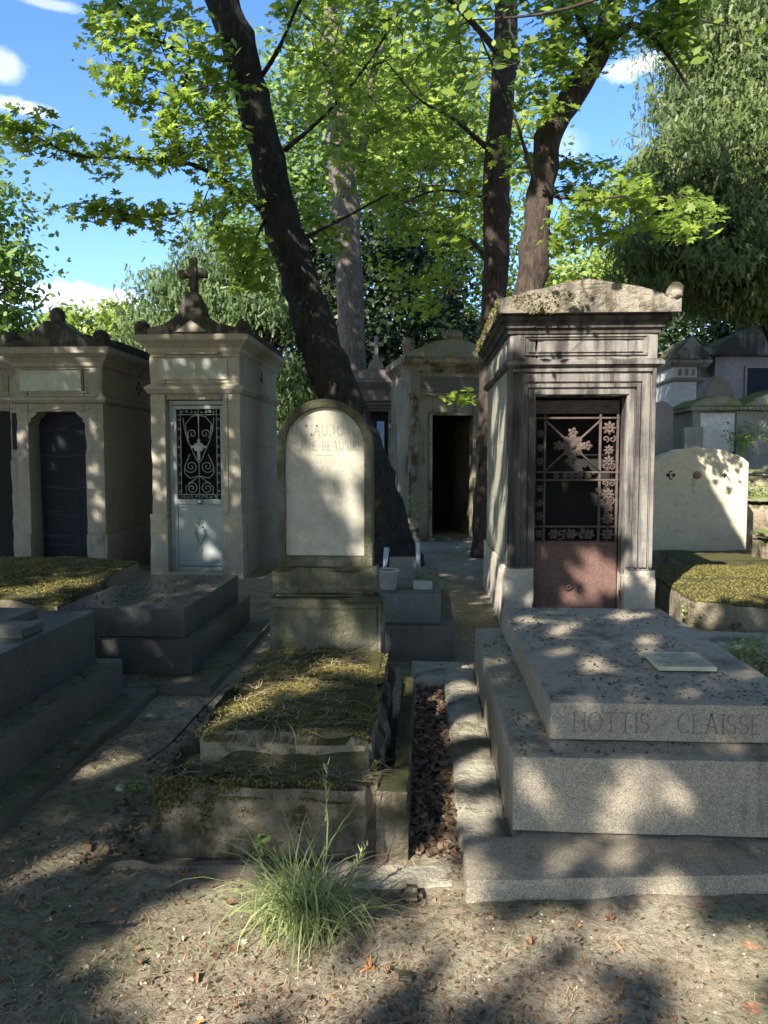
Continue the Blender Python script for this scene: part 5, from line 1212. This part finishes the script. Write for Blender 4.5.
def crown_tree(name, label, base, blobs, n, size, mat, bark_, shape=SIMPLE, trunk_r=.25, top=None, flat=1., shell_=.55, droop=0, clump=60, grp=None, tight=.26, outside=False):
    """tree seen whole: trunk, limbs to each leaf mass, leaves in clumps spread through the masses"""
    r = thing(name, label, 'tree', base, grp); base = Vector(base)
    t = MB(); tops = max(blobs, key=lambda b: b[0][2]); tp = Vector(tops[0])
    t.tube(wander(base-Vector((0, 0, .3)), tp, 8, .06, base.x), [trunk_r*(1-.1*i) for i in range(9)], 10, rough=.2); t.build('trunk', bark_, r)
    l = MB(); P = []; N = []; R = []
    tot = sum(b[1][0]*b[1][1]*b[1][2] for b in blobs)**1
    for c, rad in blobs:
        c = Vector(c); a = base.lerp(tp, max(.15, min(.9, (c.z-base.z)/(tp.z-base.z+.01)*.6))); l.tube(wander(a, c, 5, .1, c.x), [trunk_r*.35*(1-.15*i) for i in range(6)], 6, rough=.2)
        k = int(n*(rad[0]*rad[1]*rad[2])/tot); nc = max(4, k//clump)
        D = RNG.normal(size=(nc, 3)); D /= np.linalg.norm(D, axis=1, keepdims=True); D *= (shell_+(1.08-shell_)*RNG.random((nc, 1)))
        C = D*np.array(rad)+np.array(c)
        for q in range(min(nc, 40)): l.tube(wander(c, Vector(C[q]), 3, .12, q), [trunk_r*.1, trunk_r*.07, trunk_r*.04, .004], 4, cap=False)
        cr = (rad[0]*rad[1]*rad[2])**(1/3)*tight
        X = RNG.normal(size=(nc, clump, 3))*cr*np.array((.75, .75, .42*flat))*RNG.uniform(.6, 1.3, (nc, 1, 1))
        if droop: X[:, :, 2] -= np.abs(RNG.normal(size=(nc, clump)))*cr*droop
        P.append((C[:, None, :]+X).reshape(-1, 3)); tone = np.clip(RNG.random((nc, 1))*.6+RNG.random((nc, clump))*.4, 0, 1); R.append(tone.ravel())
        if droop: nn = RNG.normal(size=(nc*clump, 3))*np.array((1, 1, .25))+np.array((0, -.3, .2))
        else: nn = RNG.normal(size=(nc*clump, 3))*.6+np.repeat(D*.3, clump, 0)+np.array((0, -.2, .6))
        N.append(nn)
    l.build('limbs', bark_, r); P = np.vstack(P); N = np.vstack(N); R = np.concatenate(R)
    spin = None
    if droop: spin = np.cross(N, np.array((0, 0, 1.)))*0; spin = np.cross(np.tile((0, 0, 1.), (len(N), 1)), N)+RNG.normal(size=N.shape)*.75; spin = np.cross(spin, N)*1.0
    if outside: k = ~in_view(P, 1.1); P, N, R = P[k], N[k], R[k]
    leaves('crown', P, N, size*RNG.uniform(.6, 1.3, len(P)), mat, r, shape, rnd=R, spin=spin)
def B(px, py, Y, rx, ry, rz): return (tuple(at(px, py, Y=Y)), (rx, ry, rz))
G = 'trees beyond the chapels'
crown_tree('broadleaf_tree', 'airy green tree filling the left edge above the chapels', (-13, 20, .3), [B(-40, 240, 20, 1.9, 1.5, 3.0), B(-10, 290, 20, 1.2, 1.2, 1.6), B(-60, 340, 20, 2.2, 1.5, 1.5)], 12000, .17, M['bggreen'], M['bark2'], grp=G)
crown_tree('broadleaf_tree', 'distant yellow-green treetop under the white cloud', (-16, 36, 1), [B(95, 345, 36, 3.0, 2, 1.7), B(60, 350, 36, 2, 2, 1.5), B(130, 335, 37, 1.6, 2, 1.6)], 9000, .26, M['bgyellow'], M['bark2'], grp=G)
crown_tree('conifer_tree', 'feathery grey-green conifer behind the cross topped chapel', (-5.2, 22, .3), [B(175, 330, 22, 1.5, 1.5, 2.1), B(215, 300, 22, 1.6, 1.5, 2.2), B(268, 360, 21, 1.3, 1.3, 2.6), B(250, 300, 22, 1.3, 1.3, 1.6), B(300, 420, 21, 1.0, 1.2, 2.0), B(150, 360, 22, 1.2, 1.3, 1.4)], 38000, .16, M['bggrey'], M['bark2'], FROND, droop=.5, grp=G, clump=70, tight=.2)
crown_tree('evergreen_tree', 'very dark evergreen mass behind pale trunk and small cross', (-.6, 21.5, .3), [B(400, 300, 22, 1.7, 1.5, 2.6), B(330, 290, 22.5, 1.7, 1.5, 2.6), B(420, 370, 21, 1.5, 1.3, 2.0), B(340, 400, 22, 1.7, 1.3, 2.5)], 26000, .17, M['bgdark'], M['bark'], grp=G)
crown_tree('broadleaf_tree', 'bright yellow-green tree glowing between the two brown trunks', (1, 26, .4), [B(440, 150, 26, 3.2, 2, 3.4), B(450, 290, 26, 2.2, 2, 2.4), B(380, 100, 27, 2.8, 2, 2.8)], 22000, .2, M['bgyellow'], M['bark2'], grp=G)
crown_tree('broadleaf_tree', 'bright green tree showing between dark chapel roof and cedar', (5.5, 27, .4), [B(590, 300, 27, 2.6, 2, 1.8), B(640, 285, 28, 2.0, 2, 1.7), B(650, 370, 26, 1.6, 2, 2.4), B(540, 330, 27, 1.8, 2, 1.8)], 18000, .2, M['bgyellow'], M['bark2'], grp=G)
crown_tree('broadleaf_tree', 'green tree high behind the leaning maple trunk', (-3.4, 27, .4), [B(290, 130, 27, 2.4, 2, 3), B(310, 240, 27, 1.8, 2, 2.2), B(250, 240, 28, 1.7, 2, 1.6)], 13000, .2, M['bggreen'], M['bark2'], grp=G)
crown_tree('cedar_tree', 'tall drooping grey-green cedar filling the upper right corner', (8.8, 16.5, 1.2), [B(770, 50, 16, 2.2, 1.7, 2.2), B(750, 150, 15.5, 2.2, 1.7, 1.6), B(690, 190, 15.5, 1.2, 1.4, 1.1), B(648, 170, 15.5, .6, .9, .55), B(700, 250, 15, 1.5, 1.4, .85), B(800, 250, 15, 1.7, 1.4, 1.0), B(722, 20, 16.5, .9, 1, 1.2), B(650, 235, 15.5, .8, .9, .6), B(710, 285, 16, 1.2, 1.2, .5), B(770, 285, 16, 1.6, 1.2, .5)], 90000, .125, M['yew'], M['bark'], FROND, trunk_r=.4, droop=.8, shell_=.35, clump=90, tight=.2)
crown_tree('yew_tree', 'dark yew mass beyond the hillside chapels', (10, 24, 2), [B(720, 330, 24, 3, 2, 3), B(800, 300, 24, 3, 2, 3.5), B(660, 400, 23, 1.4, 1.5, 1.4)], 18000, .18, M['bgdark'], M['bark'], grp=G)
# far green belt closing the view
for i, (x, y, h, mt) in enumerate(((-24, 44, 7, 'bggreen'), (-8, 46, 7, 'bggreen'), (2, 44, 9, 'bgyellow'), (9, 42, 8, 'bggreen'), (17, 40, 10, 'bggreen'), (25, 34, 11, 'bgdark'))):
    crown_tree('broadleaf_tree', ['low distant tree beyond the left chapels', 'distant tree behind the grey-green conifer', 'distant bright tree behind the open black doorway chapel', 'distant tree behind the rusty door chapel', 'distant tall tree beyond the hillside', 'distant dark tree beyond the right slope'][i], (x, y, 1), [((x, y, h*.55), (4.6, 2.5, h*.42)), ((x+3, y+1, h*.4), (3.5, 2.5, h*.33)), ((x-3.5, y, h*.4), (3.5, 2.5, h*.33))], 9000, .38, M[mt], M['bark2'], grp=G)
# hanging bright branchlet by the dark open chapel
weed(462, 402, 0, 'bright leafy sprig hanging before the mossy chapel lintel', 90, .35, .12, 'maple_l', .11, Y=12.8, name='sprig')

# ------------------------------------------------------------ trees behind the viewer that throw the dappled shade
HOLES = []  # chosen sun patches; the unseen canopy is shaped by cutting leaves along their rays
def hole(px, py, r, Y=None, z=None): p = at(px, py, Y=Y, z=z); HOLES.append((np.array(p), r))
for a in ((190, 930, .24), (250, 920, .2), (215, 975, .26), (160, 985, .16), (290, 985, .18), (330, 1010, .14), (440, 925, .2), (490, 945, .16), (470, 985, .14), (630, 930, .18), (680, 920, .16), (560, 935, .1), (730, 990, .2), (690, 1005, .16), (90, 770, .12), (60, 860, .1), (560, 1000, .14)): hole(a[0], a[1], a[2], z=0)
for a in ((460, 690, .14), (470, 730, .15), (475, 770, .16), (485, 815, .16), (430, 850, .16), (460, 665, .12), (400, 870, .12), (445, 800, .1), (120, 700, .10), (215, 700, .06)): hole(a[0], a[1], a[2], z=.02)
for a in ((255, 700, .17), (300, 685, .18), (340, 668, .16), (372, 664, .14), (230, 715, .12)): hole(a[0], a[1], a[2], z=.43)
for a in ((255, 742, .05), (300, 740, .08), (350, 745, .06), (390, 800, .09), (395, 830, .06), (170, 830, .04)): hole(a[0], a[1], a[2], Y=2.9)
for a in ((322, 425, .14), (345, 460, .14), (310, 445, .13), (340, 500, .08), (365, 420, .05), (368, 470, .05), (368, 520, .04), (300, 535, .05), (352, 540, .05), (330, 475, .05)): hole(a[0], a[1], a[2], Y=4.4)
for a in ((345, 622, .09), (300, 610, .05), (370, 640, .06)): hole(a[0], a[1], a[2], Y=4.35)
for a in ((570, 625, .12), (560, 650, .10), (600, 665, .10), (650, 640, .12), (530, 620, .08), (630, 615, .1), (700, 690, .06)): hole(a[0], a[1], a[2], z=.55)
for a in ((640, 790, .10), (690, 800, .10), (525, 790, .04), (620, 820, .08)): hole(a[0], a[1], a[2], Y=2.89)
for a in ((490, 660, .10), (500, 700, .09), (512, 740, .09), (560, 745, .05), (650, 748, .06), (720, 748, .05)): hole(a[0], a[1], a[2], z=.4)
for a in ((620, 855, .08), (560, 860, .06)): hole(a[0], a[1], a[2], z=.1)
# the chapel right of centre takes broad sun
for a in ((645, 420, .17), (650, 470, .16), (648, 520, .15), (645, 570, .18), (600, 570, .22), (560, 590, .1), (625, 350, .25), (580, 345, .12), (600, 300, .35), (650, 300, .25), (590, 555, .16)): hole(a[0], a[1], a[2], Y=6.95)
for y_, z_, r_ in ((7.1, .4, .25), (7.4, 1.0, .25), (7.7, 1.6, .3), (8.1, 2.2, .25), (7.9, .5, .3), (8.3, 1.2, .25)): HOLES.append((np.array((.64, y_, z_)), r_))
for a in ((155, 460, .12), (158, 490, .10), (236, 470, .10), (238, 500, .08), (205, 545, .14), (195, 520, .1), (215, 565, .08), (270, 380, .1)): hole(a[0], a[1], a[2], Y=9.7)
for a in ((24, 445, .14), (25, 430, .1), (94, 470, .12), (97, 500, .13), (98, 515, .08), (30, 500, .06), (150, 420, .06), (240, 330, .08)): hole(a[0], a[1], a[2], Y=9.7)
for a in ((40, 583, .25), (70, 580, .22), (15, 590, .2), (50, 595, .15)): hole(a[0], a[1], a[2], z=.45)
for a in ((205, 588, .13), (180, 594, .08), (225, 584, .06)): hole(a[0], a[1], a[2], z=.49)
for a in ((725, 470, .32), (740, 500, .2), (705, 455, .15), (750, 540, .1), (745, 460, .3)): hole(a[0], a[1], a[2], Y=11.9)
for a in ((720, 585, .4), (760, 580, .4), (690, 590, .3), (740, 610, .3), (700, 625, .3), (765, 560, .4)): hole(a[0], a[1], a[2], Y=7.6)
for a in ((412, 420, .3), (410, 470, .3), (412, 510, .3), (402, 400, .25)): hole(a[0], a[1], a[2], Y=14.3)
for a in ((375, 380, .3), (395, 420, .25), (371, 350, .3)): hole(a[0], a[1], a[2], Y=16.2)
s3 = np.array(SUN)
def keep_shade(P):
    m = np.ones(len(P), bool)
    for p, r in HOLES:
        d = P-p; t = d@s3; q = d-t[:, None]*s3; dist = np.linalg.norm(q, axis=1)
        wob = 1+.32*np.sin(P[:, 0]*9+P[:, 1]*5)+.28*np.sin(P[:, 1]*17-P[:, 0]*11)
        m &= dist > (r if r >= .2 else r*.8)*wob+.01
    return m
for (nm, lb, base, c, rad, n_) in (('plane_tree', 'large leafy tree right of the granite tomb, outside the picture', (9, 2.5, 0), (8, 2.5, 7.5), (4.4, 5.0, 4.0), 13000), ('plane_tree', 'large leafy tree behind the viewer at far right', (6.5, -6, 0), (6, -6, 7), (4.5, 4.5, 3.6), 12000), ('plane_tree', 'large leafy tree left of the chapels, outside the picture', (-12, 6, 0), (-12, 4.5, 6.5), (3.2, 4.5, 3.6), 12000)):
    crown_tree(nm, lb, base, [(c, rad)], n_, .34, M['shade'], M['bark2'], shell_=.5, trunk_r=.35, grp='trees around the viewer', outside=True)
def shade_trees():
    specs = [('plane_tree', 'tall leafy tree behind the viewer at left', (-7.2, -4.5), .0), ('plane_tree', 'tall leafy tree behind the viewer', (-2.2, -6.5), 3.0), ('plane_tree', 'leafy tree left of the black granite graves', (-9.2, 1.8), 5.), ('plane_tree', 'leafy tree behind the viewer at right', (2.8, -6.2), 7.)]
    n = 95000
    # one common canopy, shared out between the trees by nearness
    X = RNG.uniform(-15, 3.2, n); Yc = RNG.uniform(-11, 5.4, n); Z = RNG.uniform(5.2, 8.6, n)
    P = np.stack([X, Yc, Z], 1)
    P = P[(P[:, 0]*.0+1 > 0)]
    # only where the shade falls in the scene
    k = (P[:, 2]/-SV[2]); gx = P[:, 0]+SV[0]*k; gy = P[:, 1]+SV[1]*k
    m = (gx > -8.5) & (gx < 4.5) & (gy > -1) & (gy < 16.5)
    m &= ~in_view(P); m &= keep_shade(P)
    gap = np.array([mnoise.noise(Vector((a*.9, b_*.9, c*.9))) for a, b_, c in P]); m &= gap > -.62
    m &= ~((gx > 2.3) & (gy > 7.5)) 
    P = P[m]
    # added unseen leaf layer, shaped to throw straight-edged shade on the cream memorial
    q = 15000; wx = RNG.uniform(3.3, 4.95, q); wz = RNG.uniform(-.3, 1.75, q); ok = (wx-3.93) < (1.72-wz)*.56
    wx, wz = wx[ok], wz[ok]; zz = RNG.uniform(5.6, 8.4, len(wx)); kk = (zz-wz)/-SV[2]
    Q = np.stack([wx-SV[0]*kk, 11.9-SV[1]*kk, zz], 1); Q = Q[~in_view(Q)]; P = np.vstack([P, Q])
    cen = np.array([(sx, sy) for _, _, (sx, sy), _ in specs]); w = np.linalg.norm(P[:, None, :2]-cen[None], axis=2).argmin(1)
    for i, (nm, lb, (x, y), sd) in enumerate(specs):
        r = thing(nm, lb, 'tree', (x, y, 0), 'trees behind the viewer'); t = MB(); top = Vector((x+.3, y+.3, 7.8))
        t.tube(wander(Vector((x, y, -.3)), top, 8, .05, sd), [.34-.025*q for q in range(9)], 12, rough=.2); t.build('trunk', M['bark2'], r)
        Q = P[w == i]; l = MB()
        if len(Q):
            for q in RNG.choice(len(Q), min(26, len(Q)), replace=False):
                e = Vector(Q[q]); a = Vector((x+.2, y+.2, random.uniform(3.6, 6.5)))
                pl = wander(a, e, 5, .08, q)
                if not keep_shade(np.array([tuple(v) for v in pl])).all() and random.random() < .8: continue
                l.tube(pl, [.06, .045, .035, .025, .015, .006], 6, cap=False)
            if l.v: l.build('limbs', M['bark2'], r)
            leaves('crown', Q, RNG.normal(size=Q.shape)*.4+(-s3), .17*RNG.uniform(.7, 1.25, len(Q)), M['shade'], r, MAPLE)
shade_trees()

# ------------------------------------------------------------ sky, sun, camera
w = bpy.data.worlds.new('World'); sc.world = w; w.use_nodes = True; nt = w.node_tree; nt.nodes.clear()
out = nt.nodes.new('ShaderNodeOutputWorld'); bg = nt.nodes.new('ShaderNodeBackground'); bg.inputs['Strength'].default_value = .13
sky = nt.nodes.new('ShaderNodeTexSky'); sky.sky_type = 'NISHITA'; sky.sun_disc = False
sky.sun_elevation = math.asin(-SUN.z); sky.sun_rotation = math.atan2(-SUN.x, -SUN.y) % (2*PI)
sky.ozone_density = 3.0; sky.dust_density = .4; sky.air_density = 1.0
tc = nt.nodes.new('ShaderNodeTexCoord'); ns = nt.nodes.new('ShaderNodeTexNoise'); ns.inputs['Scale'].default_value = 16; ns.inputs['Detail'].default_value = 10; ns.inputs['Roughness'].default_value = .6
nt.links.new(tc.outputs['Generated'], ns.inputs['Vector'])
total = None
def wm(op, a, b=None, c=None):
    x = nt.nodes.new('ShaderNodeMath'); x.operation = op
    for i, v in enumerate((a, b, c)):
        if v is None: continue
        if isinstance(v, (int, float)): x.inputs[i].default_value = v
        else: nt.links.new(v, x.inputs[i])
    return x.outputs[0]
for px, py, sx, sz, dens in ((75, 300, .07, .018, 1.0), (112, 303, .04, .013, 1.0), (22, 108, .035, .008, .7), (5, 66, .02, .012, .45), (640, 66, .035, .01, .7), (45, 3, .03, .004, .35), (-60, 300, .08, .03, 1), (560, 150, .03, .02, .2)):
    d = (at(px, py, Y=10)-Vector((0, 0, EYE))).normalized()
    sub = nt.nodes.new('ShaderNodeVectorMath'); sub.operation = 'SUBTRACT'; nt.links.new(tc.outputs['Generated'], sub.inputs[0]); sub.inputs[1].default_value = d
    mul = nt.nodes.new('ShaderNodeVectorMath'); mul.operation = 'MULTIPLY'; nt.links.new(sub.outputs[0], mul.inputs[0]); mul.inputs[1].default_value = (1/sx, 1/sx, 1/sz)
    ln = nt.nodes.new('ShaderNodeVectorMath'); ln.operation = 'LENGTH'; nt.links.new(mul.outputs[0], ln.inputs[0])
    v = wm('SUBTRACT', 1.25, wm('ADD', ln.outputs['Value'], wm('MULTIPLY', wm('SUBTRACT', ns.outputs['Fac'], .5), 3.2)))
    v = wm('MULTIPLY', wm('MINIMUM', wm('MAXIMUM', v, 0), .8), dens*1.25)
    total = v if total is None else wm('MAXIMUM', total, v)
mx = nt.nodes.new('ShaderNodeMix'); mx.data_type = 'RGBA'; nt.links.new(total, mx.inputs['Factor']); nt.links.new(sky.outputs[0], mx.inputs[6]); mx.inputs[7].default_value = (5.2, 5.3, 5.6, 1)
hs = nt.nodes.new('ShaderNodeHueSaturation'); hs.inputs['Saturation'].default_value = 1.2; hs.inputs['Hue'].default_value = .509; hs.inputs['Value'].default_value = .9; nt.links.new(mx.outputs[2], hs.inputs['Color']); nt.links.new(hs.outputs[0], bg.inputs['Color']); nt.links.new(bg.outputs[0], out.inputs['Surface'])
sun = bpy.data.lights.new('sun', 'SUN'); sun.energy = 5.0; sun.angle = math.radians(.5); sun.color = (1, .93, .82)
so = bpy.data.objects.new('sun', sun); COL.objects.link(so); so.rotation_euler = SUN.to_track_quat('-Z', 'Y').to_euler()
cam = bpy.data.cameras.new('camera'); cam.sensor_fit = 'HORIZONTAL'; cam.sensor_width = 36; cam.lens = F/768*36; cam.clip_start = .05; cam.clip_end = 2000
co = bpy.data.objects.new('camera', cam); COL.objects.link(co); co.location = (0, 0, EYE); co.rotation_euler = (PI/2-PITCH, 0, YAW); sc.camera = co
sc.render.resolution_x = 768; sc.render.resolution_y = 1024
vs_ = sc.view_settings; vs_.view_transform = 'Standard'; vs_.look = 'None'; vs_.exposure = 1.58; vs_.gamma = 1
sc.render.engine = 'CYCLES'; c = sc.cycles; c.use_denoising = True; c.max_bounces = 7; c.diffuse_bounces = 4; c.transmission_bounces = 4; c.sample_clamp_indirect = 8
